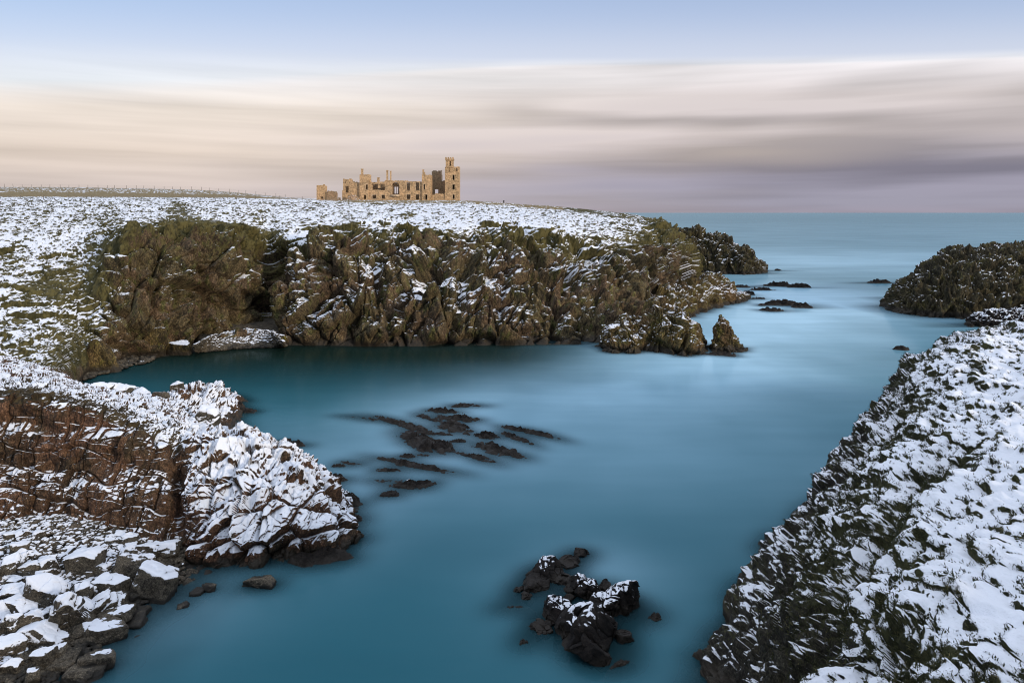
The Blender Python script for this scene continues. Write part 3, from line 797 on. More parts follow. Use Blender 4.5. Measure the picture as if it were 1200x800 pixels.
# ------------------------------------------------------------------ castle
def castle_material(name, a, b, c):
    m, nt, bs, out = new_mat(name)
    geo = nt.n.new('ShaderNodeNewGeometry'); pos = geo.outputs['Position']
    n1 = nt.noise(pos, 0.22, 4.0, 0.6); n2 = nt.noise(pos, 1.4, 4.0, 0.65); n3 = nt.noise(nt.vmul(pos, (1, 1, 0.25)), 0.9, 3.0)
    v = nt.sep(nt.voro(nt.vmul(pos, (1.0, 1.0, 1.9)), 1.3))
    col = nt.mix(nt.sstep(n1, 0.40, 0.62), a, b)
    col = nt.mix(nt.sstep(n3, 0.52, 0.72), col, c)
    gsc = nt.math('ADD', 0.30, nt.math('ADD', nt.math('MULTIPLY', v[0], 0.42), nt.math('MULTIPLY', nt.sstep(n2, .25, .7), 0.75)))
    cg = nt.n.new('ShaderNodeCombineColor')
    for i in range(3): nt._in(cg.inputs[i], gsc)
    col = nt.mix(1.0, col, cg.outputs[0], 'MULTIPLY')
    nz = nt.sep(geo.outputs['Normal'])[2]
    sn = nt.math('MULTIPLY', nt.sstep(nz, 0.5, 0.8), nt.sstep(n2, 0.36, 0.5))
    col = nt.mix(sn, col, (0.78, 0.80, 0.84))
    nt.l.new(col, bs.inputs['Base Color']); bs.inputs['Roughness'].default_value = 0.9
    nt.l.new(nt.bump(nt.math('ADD', n2, nt.math('MULTIPLY', v[0], 0.5)), 0.7, 0.15), bs.inputs['Normal'])
    return m
M_stone = castle_material('castle_stone', (0.50, 0.33, 0.18), (0.43, 0.295, 0.165), (0.36, 0.255, 0.14))
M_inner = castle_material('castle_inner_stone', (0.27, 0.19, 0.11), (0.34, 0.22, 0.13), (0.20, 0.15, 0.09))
M_dress = castle_material('castle_dressed_stone', (0.50, 0.38, 0.25), (0.46, 0.34, 0.22), (0.40, 0.30, 0.19))

CY = 374.0
CC = 0.5            # cell size in photo pixels
class Mask:
    def __init__(s, u0, u1, v0, v1):
        s.u0, s.v0 = u0, v0
        s.m = np.zeros((int(round((v1 - v0) / CC)), int(round((u1 - u0) / CC))), bool)
    def _r(s, u0, u1, v0, v1):
        a = lambda t, o, n: int(np.clip(round((t - o) / CC), 0, n))
        return (slice(a(v0, s.v0, s.m.shape[0]), a(v1, s.v0, s.m.shape[0])), slice(a(u0, s.u0, s.m.shape[1]), a(u1, s.u0, s.m.shape[1])))
    def fill(s, *r): s.m[s._r(*r)] = True; return s
    def cut(s, *r): s.m[s._r(*r)] = False; return s
    def arch(s, u0, u1, v0, v1):
        s.cut(u0, u1, v0 + (u1 - u0) / 2, v1)
        cu, rv = (u0 + u1) / 2, (u1 - u0) / 2
        jj, ii = np.mgrid[0:s.m.shape[0], 0:s.m.shape[1]]
        uu = s.u0 + (ii + .5) * CC; vv = s.v0 + (jj + .5) * CC
        s.m[((uu - cu) ** 2 + (vv - v0 - rv) ** 2 < rv * rv) & (vv <= v0 + rv)] = False
        return s
    def ragged(s, rng, lo, hi, run=3):
        """broken wall head: drop each column's top by a few cells"""
        k = 0; dd = 0
        for i in range(s.m.shape[1]):
            if k <= 0:
                k = rng.integers(1, run + 1); dd = rng.integers(lo, hi + 1)
            k -= 1
            on = np.flatnonzero(s.m[:, i])
            if len(on): s.m[on[0]:on[0] + dd, i] = False
        return s

def extrude(mask, Y, thick, Yref=None, jit=0.05, rng=np.random.default_rng(2)):
    Yr = Yref or Y
    m = mask.m; h, w = m.shape
    nv = (h + 1) * (w + 1)
    jj, ii = np.mgrid[0:h + 1, 0:w + 1]
    X = (mask.u0 + ii * CC - 600) / F * Yr; Z = H + (HV - (mask.v0 + jj * CC)) / F * Yr
    X = X + rng.uniform(-jit, jit, X.shape); Z = Z + rng.uniform(-jit, jit, Z.shape)
    fr = np.stack([X, np.full_like(X, Y) + rng.uniform(-jit, jit, X.shape), Z], -1).reshape(-1, 3)
    bk = np.stack([X, np.full_like(X, Y + thick), Z], -1).reshape(-1, 3)
    idx = lambda j, i: j * (w + 1) + i
    j, i = np.nonzero(m)
    fs = [np.stack([idx(j + 1, i), idx(j + 1, i + 1), idx(j, i + 1), idx(j, i)], -1),
          np.stack([idx(j, i), idx(j, i + 1), idx(j + 1, i + 1), idx(j + 1, i)], -1) + nv]
    pad = np.pad(m, 1)
    for dj, di, a, b in ((-1, 0, (0, 0), (0, 1)), (1, 0, (1, 1), (1, 0)), (0, -1, (1, 0), (0, 0)), (0, 1, (0, 1), (1, 1))):
        j, i = np.nonzero(m & ~pad[1 + dj:1 + dj + h, 1 + di:1 + di + w])
        A = idx(j + a[0], i + a[1]); Bv = idx(j + b[0], i + b[1])
        fs.append(np.stack([A, Bv, Bv + nv, A + nv], -1))
    V = np.concatenate([fr, bk]); Fc = np.concatenate(fs)
    used, inv = np.unique(Fc, return_inverse=True)
    return V[used], inv.reshape(-1, 4)

def join(parts):
    V, Fc, o = [], [], 0
    for v, f in parts:
        V.append(v); Fc.append(f + o); o += len(v)
    return np.concatenate(V), np.concatenate(Fc)

def box(x0, x1, y0, y1, z0, z1):
    V = np.array([(x_, y_, z_) for z_ in (z0, z1) for y_ in (y0, y1) for x_ in (x0, x1)], float)
    Fc = np.array([(0, 2, 3, 1), (4, 5, 7, 6), (0, 1, 5, 4), (2, 6, 7, 3), (0, 4, 6, 2), (1, 3, 7, 5)])
    return V, Fc

def pw(u, v, Y):
    return (u - 600) / F * Y, H + (HV - v) / F * Y

def ubox(u0, u1, v0, v1, Y, dY):
    x0, z1 = pw(u0, v0, Y); x1, z0 = pw(u1, v1, Y)
    return box(x0, x1, Y, Y + dY, z0, z1)

GV = 237.5          # buried foot of the walls
castle = empty('ruined_castle', [*P3(475, 235.2, CY)], 'roofless ruined sandstone castle with a tall square corner tower on the skyline', 'castle')
def cpart(name, parts, mat, parent=castle, label=None, smooth=False):
    V, Fc = join(parts)
    root = np.array(castle.location)
    pl = np.array(parent.location) if parent is not castle else np.zeros(3)
    c = V.mean(0)
    o = link(name, raw_mesh(name, V - c, Fc, smooth=smooth), mat, parent)
    o.location = (c - root - pl).tolist()
    if label: o['label'] = label
    return o

def tower_walls(u0, u1, vtop, depth, holes, rng, Y=CY, vbot=GV, rag=(0, 1), left=None, right=None, arches=()):
    f = Mask(u0, u1, vtop - 3, vbot).fill(u0, u1, vtop, vbot)
    f.ragged(rng, *rag)
    for h_ in holes: f.cut(*h_)
    for h_ in arches: f.arch(*h_)
    ps = [extrude(f, Y, 1.1)]
    t = 1.5
    for a, b in ((u0, u0 + t), (u1 - t, u1)):
        s_ = Mask(a, b, vtop - 3, vbot).fill(a, b, vtop, vbot).ragged(rng, *rag)
        ps.append(extrude(s_, Y + 1.1, depth - 1.1, Yref=Y))
    bk = Mask(u0 + t, u1 - t, vtop - 3, vbot).fill(u0 + t, u1 - t, vtop, vbot).ragged(rng, 0, 2)
    ps.append(extrude(bk, Y + depth - 1.1, 1.1, Yref=Y))
    # unseen slab near the tower head, added to keep the rooms dark
    x0, z0 = pw(u0 + t, vtop + 6, Y); x1, _ = pw(u1 - t, vtop + 6, Y)
    ps.append(box(x0, x1, Y + 1.1, Y + depth - 1.1, z0 - 0.3, z0))
    return ps

def window(parent, u0, u1, v0, v1, Y=CY, fr=0.55):
    """dressed stone surround, standing a little proud of the wall, with a deeper sill"""
    a = [ubox(u0 - fr, u0, v0 - fr, v1, Y - 0.10, 0.5), ubox(u1, u1 + fr, v0 - fr, v1, Y - 0.10, 0.5), ubox(u0, u1, v0 - fr, v0, Y - 0.10, 0.5)]
    w_ = cpart('window', a, M_dress, parent)
    s_ = ubox(u0 - fr - .2, u1 + fr + .2, v1, v1 + .45, Y - 0.20, 0.6)
    V, Fc = s_
    c = V.mean(0)
    o = link('sill', raw_mesh('sill', V - c, Fc, smooth=False), M_dress, w_)
    base = np.array(castle.location) + (np.array(parent.location) if parent is not castle else 0) + np.array(w_.location)
    o.location = (c - base).tolist()
    return w_

rc = np.random.default_rng(5)
# corner tower
ct_holes = [(530.3, 532.7, 205.3, 211), (530.2, 532.8, 216.3, 222), (530.3, 532.7, 228, 233.3), (525.8, 527, 196.5, 201), (534.6, 535.8, 196.5, 201)]
ct = cpart('corner_tower', tower_walls(521.5, 538, 195.2, 8.0, ct_holes, rc), M_stone, label='tall square corner tower with three windows one above the other')
for h_ in ct_holes[:3]: window(ct, *h_)
tu_hole = (526.6, 528.4, 189, 194.5)
tp = tower_walls(522.3, 531, 187.6, 4.2, [tu_hole], rc, Y=CY - 0.25, vbot=196.4, rag=(0, 0))
tu = cpart('turret', tp, M_stone, ct)
root_ = np.array(castle.location)
pp = [ubox(521.6, 531.7, 186.0, 187.6, CY - 0.6, 4.9)]
for k in range(4):
    a = 521.7 + k * 2.7
    pp.append(ubox(a, a + 1.8, 184.2 + (0.5 if k == 2 else 0), 186.0, CY - 0.6, 0.6)); pp.append(ubox(a, a + 1.8, 184.3, 186.0, CY + 3.6, 0.6))
def sub(name, parts, mat, chain):
    V, Fc = join(parts); c = V.mean(0)
    b = np.array(castle.location) + sum(np.array(p.location) for p in chain)
    o = link(name, raw_mesh(name, V - c, Fc, smooth=False), mat, chain[-1]); o.location = (c - b).tolist()
    return o
tu.parent = castle; tu.location = (np.array(tu.location) + np.array(ct.location)).tolist()
sub('parapet', pp, M_stone, [tu])
# low link wall, recess and its back wall
rw = Mask(504.5, 522, 226, GV).fill(504.5, 522, 228, GV).fill(508, 521.5, 226.5, 229).ragged(rc, 0, 2)
cpart('low_wall', [extrude(rw, CY + 0.4, 1.0)], M_stone)
bw = Mask(504.0, 525, 198, GV).fill(506, 516.5, 200, GV).fill(516, 525, 211, GV).ragged(rc, 0, 2, 4).cut(509.3, 513.3, 222, 227)
cpart('gable_wall', [extrude(bw, CY + 11, 1.2)], M_inner, label='tall bare back wall with one square hole through to the sky')
cpart('wall_fragment', [ubox(517.0, 518.0, 199.5, 211.3, CY + 11.1, 0.9), ubox(516.7, 518.4, 205, 211.3, CY + 11.2, 0.8)], M_dress, label='thin pale upright sliver of wall')
# east middle tower
em_h = [(496.3, 498, 216, 222), (498.3, 500.7, 228, 234)]
em = cpart('middle_tower', tower_walls(494.3, 505, 204.6, 7, em_h, rc, Y=CY - 0.8), M_stone)
for h_ in em_h[:1]: window(em, *h_, Y=CY - .8)
cpart('door_surround', [ubox(497.6, 498.3, 227.4, 235, CY - .95, .5), ubox(500.7, 501.4, 227.4, 235, CY - .95, .5), ubox(498.3, 500.7, 227.4, 228, CY - .95, .5)], M_dress)
def chimney(u0, u1, v0, v1, Y, d_=1.4, cap=True):
    ps = [ubox(u0, u1, v0, v1, Y, d_)]
    if cap: ps.append(ubox(u0 - .3, u1 + .3, v0 - .6, v0, Y - .15, d_ + .3))
    cpart('chimney', ps, M_stone)
chimney(495.0, 496.6, 199.4, 205, CY + 1.2); chimney(496.9, 498.0, 201.6, 205, CY + 1.3, cap=False)
# main range: front wall, central bay, back wall
mr = Mask(432, 495, 208, GV).fill(432, 453, 214, GV).fill(450, 459, 212.4, GV).fill(459, 477.5, 211.4, GV).fill(477, 495, 212.4, GV)
mr.fill(440, 449.5, 212.8, 214)
mr.ragged(rc, 0, 1, 4)
mr_up = [(476.3, 480.4, 213.8, 223), (487.2, 491.2, 213.8, 223)]
mr_dn = [(476.6, 480.8, 228, 233.4), (486.8, 491.2, 228, 234), (436.2, 440.8, 228.3, 232.8), (447, 451, 228.3, 232.4)]
for h_ in mr_up + mr_dn: mr.cut(*h_)
mr.cut(435.6, 443, 215.4, 222.5).cut(445.6, 451, 215.6, 223).cut(442, 446.5, 220.6, 222.6)
mr.arch(459.3, 468, 213.6, 228)
mr.ragged(rc, 0, 0)
mw = cpart('main_range', [extrude(mr, CY, 1.2)], M_stone, label='long roofless front range with two rows of windows and a wide bay arch')
for h_ in mr_up + mr_dn: window(mw, *h_)
ib = Mask(432, 495, 208, GV).fill(433, 494.5, 213.6, GV).cut(462, 466.6, 219.0, 227).ragged(rc, 0, 3, 5)
cpart('rear_wall', [extrude(ib, CY + 9, 1.1)], M_inner)
inn = Mask(432, 495, 208, GV).fill(455, 472, 213.8, GV).cut(462, 467, 218.6, 227.2)
cpart('bay_wall', [extrude(inn, CY + 3.0, 0.9)], M_inner)
cpart('mullion', [ubox(464.3, 464.8, 218.8, 227.3, CY + 3.2, 0.4)], M_dress)
# bowed sill of the bay with snow on it
th = np.linspace(math.pi, 2 * math.pi, 14)
cx_, cz_ = pw(463.7, 228.2, CY)
bs_ = []
for k in range(13):
    a0, a1 = th[k], th[k + 1]
    q = [(cx_ + 2.6 * math.cos(a), CY + 0.0 + 1.7 * math.sin(a)) for a in (a0, a1)]
    V = np.array([(*q[0], cz_ - .9), (*q[1], cz_ - .9), (*q[1], cz_), (*q[0], cz_), (cx_, CY + .3, cz_ - .9), (cx_, CY + .3, cz_)])
    bs_.append((V, np.array([(0, 1, 2, 3), (3, 2, 5, 5), (1, 0, 4, 4)])))
cpart('bay_sill', [(v, np.array([(0, 1, 2, 3)])) for v, f in bs_] + [ubox(458.5, 469, 228.0, 228.9, CY - .45, .9)], M_dress)
chimney(452.7, 454.6, 200.0, 213, CY + 2.4, 1.0); chimney(457.0, 458.4, 200.9, 213, CY + 2.4, 1.0)
cpart('chimney_base', [ubox(451, 459.5, 211.2, 214.5, CY + 1.9, 2.0)], M_stone)
chimney(442.0, 444.4, 208.6, 213.6, CY + 2.0)
# west tower and west wing
wt_h = [(428.6, 430.8, 216.2, 222), (426.4, 429, 228.3, 233.4)]
wtw = cpart('west_tower', tower_walls(421.3, 432, 204.4, 7, wt_h, rc, Y=CY - 0.8), M_stone)
window(wtw, *wt_h[0], Y=CY - .8)
chimney(423, 425.2, 198.4, 205, CY + 1.0)
sl = Mask(431.5, 436.5, 207, GV).fill(431.5, 433, 209, GV).fill(433, 434, 210.6, GV).fill(434, 435.2, 212, GV).fill(435, 436.5, 213.4, GV)
cpart('buttress', [extrude(sl, CY + 0.2 + 1.2, 1.0)], M_stone)
ww = Mask(400, 422, 206, GV).fill(402, 413, 209.6, GV).fill(413, 415.5, 212.6, GV).fill(415.5, 421.5, 213.8, GV).fill(401, 402, 223, GV).ragged(rc, 0, 2, 4)
ww.cut(404.6, 408.6, 218.2, 226).cut(404.3, 405.3, 213, 214.6).cut(409.4, 410.6, 213, 214.6)
wbk = Mask(400, 422, 206, GV).fill(402.5, 421, 212.5, GV).ragged(rc, 0, 3, 4)
wsd = Mask(402, 404, 206, GV).fill(402, 403.5, 209.8, GV)
cpart('west_wing', [extrude(ww, CY + 0.6, 1.0), extrude(wbk, CY + 8, 1.0), extrude(wsd, CY + 1.6, 6.4, Yref=CY)], M_stone)
# heap of snow-covered rubble at the foot of the west wing
def mound(name, u0, u1, v0, v1, Y, mat, parent):
    xx0, zz1 = pw(u0, v0, Y); xx1, zz0 = pw(u1, v1, Y)
    nn = 36
    gx_, gy_ = np.meshgrid(np.linspace(-1, 1, nn), np.linspace(-1, 1, nn))
    r_ = np.sqrt(gx_ ** 2 + gy_ ** 2)
    hh = np.clip(1 - r_ ** 1.5, -0.3, 1) * (zz1 - zz0)
    Pm = np.stack([(xx0 + xx1) / 2 + gx_ * (xx1 - xx0) / 2, Y + gy_ * (xx1 - xx0) / 4, zz0 + hh], -1).astype(np.float32)
    Pm[..., 2] += 0.55 * fracture(Pm, (0.9, 0.9, 0.9), seed=2.0)
    return cpart(name, [(Pm.reshape(-1, 3), grid_faces(nn, nn))], mat, parent)
mound('rubble_heap', 403, 424, 228, 235.5, CY - 3.2, M_inner, castle)

outb = castle
castle = empty('ruined_outbuilding', [*P3(384, 234.8, CY)], 'low broken stone ruin standing apart at the left of the castle', 'ruin')
ob = Mask(370, 400, 214, GV).fill(371, 380.3, 217, GV).cut(372, 379, 216, 217.2).fill(378.6, 380.3, 216, 218)
ob2 = Mask(370, 400, 214, GV).fill(380, 395, 225.6, GV).fill(381.5, 394, 224.3, GV).fill(384, 391, 223.4, GV).fill(395, 399, 232.4, GV).fill(396.5, 398.6, 231, GV).ragged(rc, 0, 1)
ob3 = Mask(370, 381, 214, GV).fill(371, 372.5, 217.4, GV).fill(378.8, 380.3, 217.4, GV)
def cpart2(name, parts, mat):
    V, Fc = join(parts); c = V.mean(0)
    o = link(name, raw_mesh(name, V - c, Fc, smooth=False), mat, castle); o.location = (c - np.array(castle.location)).tolist()
cpart2('tower_stump', [extrude(ob.cut(376, 378.4, 230.6, 233.2), CY - 2, 1.0), extrude(ob3, CY - 1, 4, Yref=CY - 2), extrude(Mask(370, 381, 214, GV).fill(372.5, 378.8, 218, GV), CY + 2, 1.0, Yref=CY - 2)], M_stone)
cpart2('wall', [extrude(ob2, CY - 1.6, 1.2)], M_inner)
castle = outb

# ------------------------------------------------------------------ skyline marker and fences
def simple_mat(name, col, rough=0.8, vary=0.4):
    m, nt, bs, out = new_mat(name)
    geo = nt.n.new('ShaderNodeNewGeometry')
    n = nt.noise(nt.vmul(geo.outputs['Position'], (6, 6, 1.5)), 2.0, 4.0)
    nt.l.new(nt.mix(nt.sstep(n, 0.3, 0.7), tuple(c * (1 - vary) for c in col), tuple(c * (1 + vary) for c in col)), bs.inputs['Base Color'])
    bs.inputs['Roughness'].default_value = rough
    return m
M_post = simple_mat('weathered_post', (0.11, 0.095, 0.075))
M_wire = simple_mat('fence_wire', (0.16, 0.16, 0.16), 0.5)
M_dark = simple_mat('dark_timber', (0.022, 0.020, 0.018))

HP = HEAD.reshape(-1, 3)
def ground_z(x_, y_, src=HP, r0=1.5):
    d_ = (src[:, 0] - x_) ** 2 + (src[:, 1] - y_) ** 2
    k = np.argpartition(d_, 6)[:6]
    return float(src[k, 2].mean())

def prism(p0, p1, r0, r1, n=6):
    p0, p1 = np.array(p0, float), np.array(p1, float)
    ax = p1 - p0; ax /= np.linalg.norm(ax)
    t = np.array([0, 0, 1.0]) if abs(ax[2]) < .9 else np.array([1.0, 0, 0])
    a = np.cross(ax, t); a /= np.linalg.norm(a); b = np.cross(ax, a)
    th_ = np.linspace(0, 2 * math.pi, n, endpoint=False)
    ring = np.cos(th_)[:, None] * a + np.sin(th_)[:, None] * b
    V = np.concatenate([p0 + ring * r0, p1 + ring * r1, [p1 + ax * r1 * .3], [p0]])
    i = np.arange(n); j = (i + 1) % n
    Fc = np.concatenate([np.stack([i, i + n, j + n, j], -1), np.stack([i + n, np.full(n, 2 * n), j + n, j + n], -1)])
    return V, Fc

def tri_clean(V, Fc):
    return V, Fc

def fence(name, label, pts, height, rad, lean_rng, wires=(0.35, 0.65, 0.95)):
    gz = [ground_z(px, py) for px, py in pts]
    root = empty(name, (pts[0][0], pts[0][1], gz[0]), label, 'fence', None)
    rl = np.array(root.location)
    tops = []
    for (px, py), z_ in zip(pts, gz):
        h_ = height * lean_rng.uniform(.82, 1.12)
        lx, ly = lean_rng.normal(0, .05, 2) * h_
        V, Fc = prism((0, 0, -.4), (lx, ly, h_), rad, rad * .85)
        o = link('post', raw_mesh('post', V, Fc, smooth=False), M_post, root)
        o.location = (np.array([px, py, z_]) - rl).tolist()
        tops.append((np.array([px, py, z_]), np.array([px + lx, py + ly, z_ + h_])))
    for wf in wires:
        segs = []
        for (a0, a1), (b0, b1) in zip(tops[:-1], tops[1:]):
            p, q = a0 + (a1 - a0) * wf, b0 + (b1 - b0) * wf
            segs.append(prism(p - rl, q - rl, 0.012, 0.012, 4))
        V, Fc = join(segs)
        link('wire', raw_mesh('wire', V, Fc, smooth=False), M_wire, root)
    return root
fr = np.random.default_rng(9)
pts = []
for u in np.arange(-60, 430, 27.5):
    u2 = u + fr.uniform(-3, 3)
    Y = 236.0 if u2 < 240 else 236 + (u2 - 240) / 190 * 34
    pts.append(((u2 - 600) / F * Y, Y))
fence('wire_fence', 'post and wire fence along the cliff top between the snow and the tan grass', pts, 1.55, 0.085, fr)
pts = []
for u in np.arange(-40, 345, 11.0):
    u2 = u + fr.uniform(-2, 2); Y = 556.0
    pts.append(((u2 - 600) / F * Y, Y))
fence('field_fence', 'distant line of thin posts on the crest of the snowy field', pts, 2.3, 0.13, fr, wires=(0.9,))
mx, my = (590.3 - 600) / F * 345, 345.0
mz = ground_z(mx, my)
mk = empty('marker_stump', (mx, my, mz), 'small dark stump with a squared head alone on the skyline right of the castle', 'stump')
V, Fc = box(-.24, .24, -.2, .2, -.5, .65)
link('shaft', raw_mesh('shaft', V, Fc, smooth=False), M_dark, mk)
V, Fc = join([box(-.42, .42, -.3, .3, .652, 1.15), box(-.30, .30, -.22, .22, 1.153, 1.30)])
link('head', raw_mesh('head', V, Fc, smooth=False), M_dark, mk)

# ------------------------------------------------------------------ loose rocks
import bmesh
_ico = {}
def ico(sub):
    if sub not in _ico:
        bm = bmesh.new(); bmesh.ops.create_icosphere(bm, subdivisions=sub, radius=1)
        V = np.array([v.co[:] for v in bm.verts], np.float32)
        Fc = np.array([[v.index for v in f.verts] for f in bm.faces], np.int32); bm.free()
        _ico[sub] = (V / np.linalg.norm(V, axis=1)[:, None], Fc)
    return _ico[sub]

def boulder_mesh(name, w, dp, h, seed, yaw=0.0, tilt=0.12, sub=5, snow_bias=0.0, cuts=7, p=30, rough=1.0, striped=False, spk=0.0):
    r = np.random.default_rng(seed)
    D, Fc = ico(sub)
    half = np.array([w, dp, h]) / 2
    axes = np.eye(3)
    n = np.concatenate([axes, -axes]); n = n + r.normal(0, 0.16, n.shape)
    dist = np.concatenate([half, half])
    n = n / np.linalg.norm(n, axis=1)[:, None]
    c = r.normal(size=(cuts, 3)); c[:, 2] = np.abs(c[:, 2]) * .8; c /= np.linalg.norm(c, axis=1)[:, None]
    sup = (np.abs(c) * half).sum(1) * r.uniform(.60, .82, cuts)
    n = np.concatenate([n, c]); dist = np.concatenate([dist, sup])
    g = np.clip(D @ n.T / dist, 1e-3, None)
    rad = ((g ** p).sum(1)) ** (-1.0 / p)
    P = D * rad[:, None]
    P = P @ rotmat(r.normal(0, tilt), r.normal(0, tilt), yaw).T
    P = P.astype(np.float32)
    sz = max(w, h)
    N = D
    P = P + N * (rough * (0.035 * sz * fbm(P / (sz * .35) + seed, 3) + 0.028 * sz * fracture(P, (sz * .30,) * 3, (.3, .2, .5), seed * .7, crack=.8)))[:, None]
    if striped:
        q = P @ rotmat(.3, .9, yaw)
        P = P + N * (0.05 * sz * np.sign(np.sin(q[:, 0] / sz * 26 + 2 * perlin(P / sz * 2))))[:, None]
    me = raw_mesh(name, P, Fc)
    nn = np.empty(len(P) * 3, np.float32); me.vertices.foreach_get('normal', nn)
    nz = nn.reshape(-1, 3)[:, 2]
    sn = snow_bias + 1.3 * (nz - 0.60) + 0.22 * fbm(P / (sz * .3) + 5, 3) + (spk * fbm(P / (sz * .11) + 8, 2) if spk else 0)
    for a, v in (('snow', sn), ('veg', np.full(len(P), 0.1))):
        at = me.attributes.new(a, 'FLOAT', 'POINT'); at.data.foreach_set('value', np.ascontiguousarray(v, dtype=np.float32))
    return me, P

def ground_at(x_, y_):
    return float(beach_z(np.array(x_), np.array(y_)))

_bseed = [100]
def boulder(u0, u1, v0, v1, label, z=None, sink=0.22, cat='boulder', group=None, name='boulder', mat=None, dr=0.75, sub=5, **kw):
    _bseed[0] += 1
    zg = 0.3 if z is None else z
    for _ in range(4):
        Y = (H - zg) * F / (v1 - HV)
        X = ((u0 + u1) / 2 - 600) / F * Y
        if z is None: zg = max(ground_at(X, Y + 1), -0.15)
    w = (u1 - u0) / F * Y; dp = w * dr
    h = max(0.30 * w, ((v1 - v0) / F * Y - dp * (H - zg) / Y * 0.85) * 1.2)
    me, P = boulder_mesh(name, w, dp, h * (1 + sink), _bseed[0], sub=sub, **kw)
    o = link(name, me, mat or M_boulder)
    o.location = (X, Y + dp / 2, zg + h * (1 + sink) / 2 - sink * h)
    tag(o, label, cat, group)
    SOLIDS.append(P + np.array(o.location))
    return o

boulder(145, 197, 660, 707, 'largest black-sided boulder with a broad snow top at the water\'s edge', yaw=.15, cuts=4, snow_bias=.12, dr=1.0)
boulder(167, 203, 631, 653, 'flat rectangular slab with a clean white top under the cliff corner', yaw=-.1, cuts=2, snow_bias=.25, tilt=.05)
boulder(70, 107, 640, 674, 'wide snow-topped block behind the rounded grey boulder', yaw=.3, cuts=4, snow_bias=.2)
boulder(21, 68, 676, 715, 'big rounded square grey boulder dusted with snow on its face', yaw=.25, cuts=8, snow_bias=.32, p=9)
boulder(60, 87, 691, 742, 'upright knobbly boulder with snow caught in its fluted face', yaw=.2, cuts=9, rough=2.6, snow_bias=.25, dr=.8)
boulder(96, 144, 675, 699, 'long low slab with one thick ledge of snow', yaw=-.12, cuts=3, dr=.5, snow_bias=.12)
boulder(80, 104, 682, 712, 'ridge-topped boulder leaning beside the fluted one', yaw=.8, cuts=7, rough=1.8, snow_bias=.15)
boulder(92, 129, 696, 723, 'tilted boulder with stripes of snow along its beds', yaw=.6, cuts=4, striped=True, snow_bias=.12, tilt=.3)
boulder(-6, 24, 683, 704, 'flat white slab cut by the left edge of the view', yaw=.1, cuts=3, snow_bias=.2)
boulder(-4, 34, 698, 725, 'long slab sloping down to the right below the grey boulder', yaw=-.5, cuts=4, snow_bias=.15, tilt=.2)
boulder(-6, 17, 719, 748, 'squared block with a split corner at the left edge', yaw=.1, cuts=3, snow_bias=.15)
boulder(12, 39, 717, 742, 'tilted pale slab leaning on the squared block', yaw=.7, cuts=4, snow_bias=.2, tilt=.3)
boulder(13, 67, 735, 760, 'broad tent-shaped slab under smooth snow', yaw=-.1, cuts=5, snow_bias=.25, dr=.6)
boulder(-10, 20, 744, 770, 'snowy slab running out of the picture below the squared block', yaw=.5, cuts=4, snow_bias=.2)
boulder(27, 55, 758, 785, 'boulder with one round patch of snow below the tent-shaped slab', yaw=.4, cuts=7, snow_bias=.05)
boulder(49, 73, 756, 775, 'small flat dark rock with a white lid by the dark water', yaw=.2, cuts=5, snow_bias=.0)
boulder(83, 123, 762, 791, 'lone snow-capped boulder standing in the blue water off the beach', yaw=.35, cuts=4, z=-.05, snow_bias=.12)
boulder(90, 136, 724, 757, 'dark wet boulder with a streak of snow on its shoulder', yaw=.5, cuts=6, z=0, snow_bias=-.25)
boulder(118, 146, 694, 714, 'small dark boulder with a white cap between the long slab and the largest block', yaw=.3, cuts=6, snow_bias=-.02)
boulder(104, 148, 709, 735, 'wet black boulder with broken snow patches on top', yaw=.1, cuts=7, snow_bias=-.15)
boulder(128, 162, 650, 682, 'dark bare block standing behind the largest block', yaw=.2, cuts=6, snow_bias=-.35)
boulder(150, 178, 648, 668, 'pale angular block beside the flat rectangular slab', yaw=.5, cuts=6, snow_bias=.1)
boulder(36, 60, 648, 672, 'pointed stone like a small white peak behind the grey boulder', yaw=.8, cuts=9, snow_bias=.3)
boulder(16, 40, 655, 674, 'low leaning slab beside the small white peak', yaw=.3, cuts=5, snow_bias=.2)
boulder(-6, 16, 650, 674, 'white rounded lump high on the beach at the left edge', yaw=.6, cuts=7, snow_bias=.3)
boulder(108, 132, 657, 676, 'cracked block with snow on three ledges near the dark bare block', yaw=.9, cuts=8, snow_bias=.1, rough=1.8)
boulder(0, 22, 772, 792, 'lumpy snow-covered stone in the bottom corner of the beach', yaw=.2, cuts=9, snow_bias=.1)
boulder(24, 44, 783, 806, 'half-bare brown stone at the bottom edge of the beach', yaw=.6, cuts=6, snow_bias=-.05)
boulder(40, 82, 774, 793, 'low wet brown rock awash beside the lone boulder', yaw=.1, cuts=5, z=-.1, snow_bias=-1.2)
boulder(66, 112, 788, 806, 'flat dark rock almost under water below the lone boulder', yaw=.1, cuts=5, z=-.25, snow_bias=-2)
boulder(144, 172, 712, 727, 'low dark wet stone awash just below the largest block', yaw=.2, cuts=5, z=-.1, snow_bias=-2, sub=4)
boulder(138, 166, 726, 739, 'smooth flat stone awash beside the wet shoulder boulder', yaw=-.2, cuts=5, z=-.15, snow_bias=-2, sub=4)
boulder(203, 219, 706, 716, 'single small dark stone off the beach with water all round', yaw=.4, cuts=6, z=-.12, snow_bias=-2, sub=4)
boulder(218, 236, 690, 702, 'half-sunk brown stone left of its taller twin below the buttress', yaw=.4, cuts=6, z=-.2, snow_bias=-2, sub=4)
boulder(236, 250, 683, 697, 'taller of two half-sunk stones in the blue water below the buttress', yaw=.1, cuts=6, z=-.2, snow_bias=-2, sub=4)
boulder(284, 325, 676, 692, 'long low wet rock just off the foot of the buttress', yaw=-.2, cuts=6, z=-.2, snow_bias=-2, dr=.4)
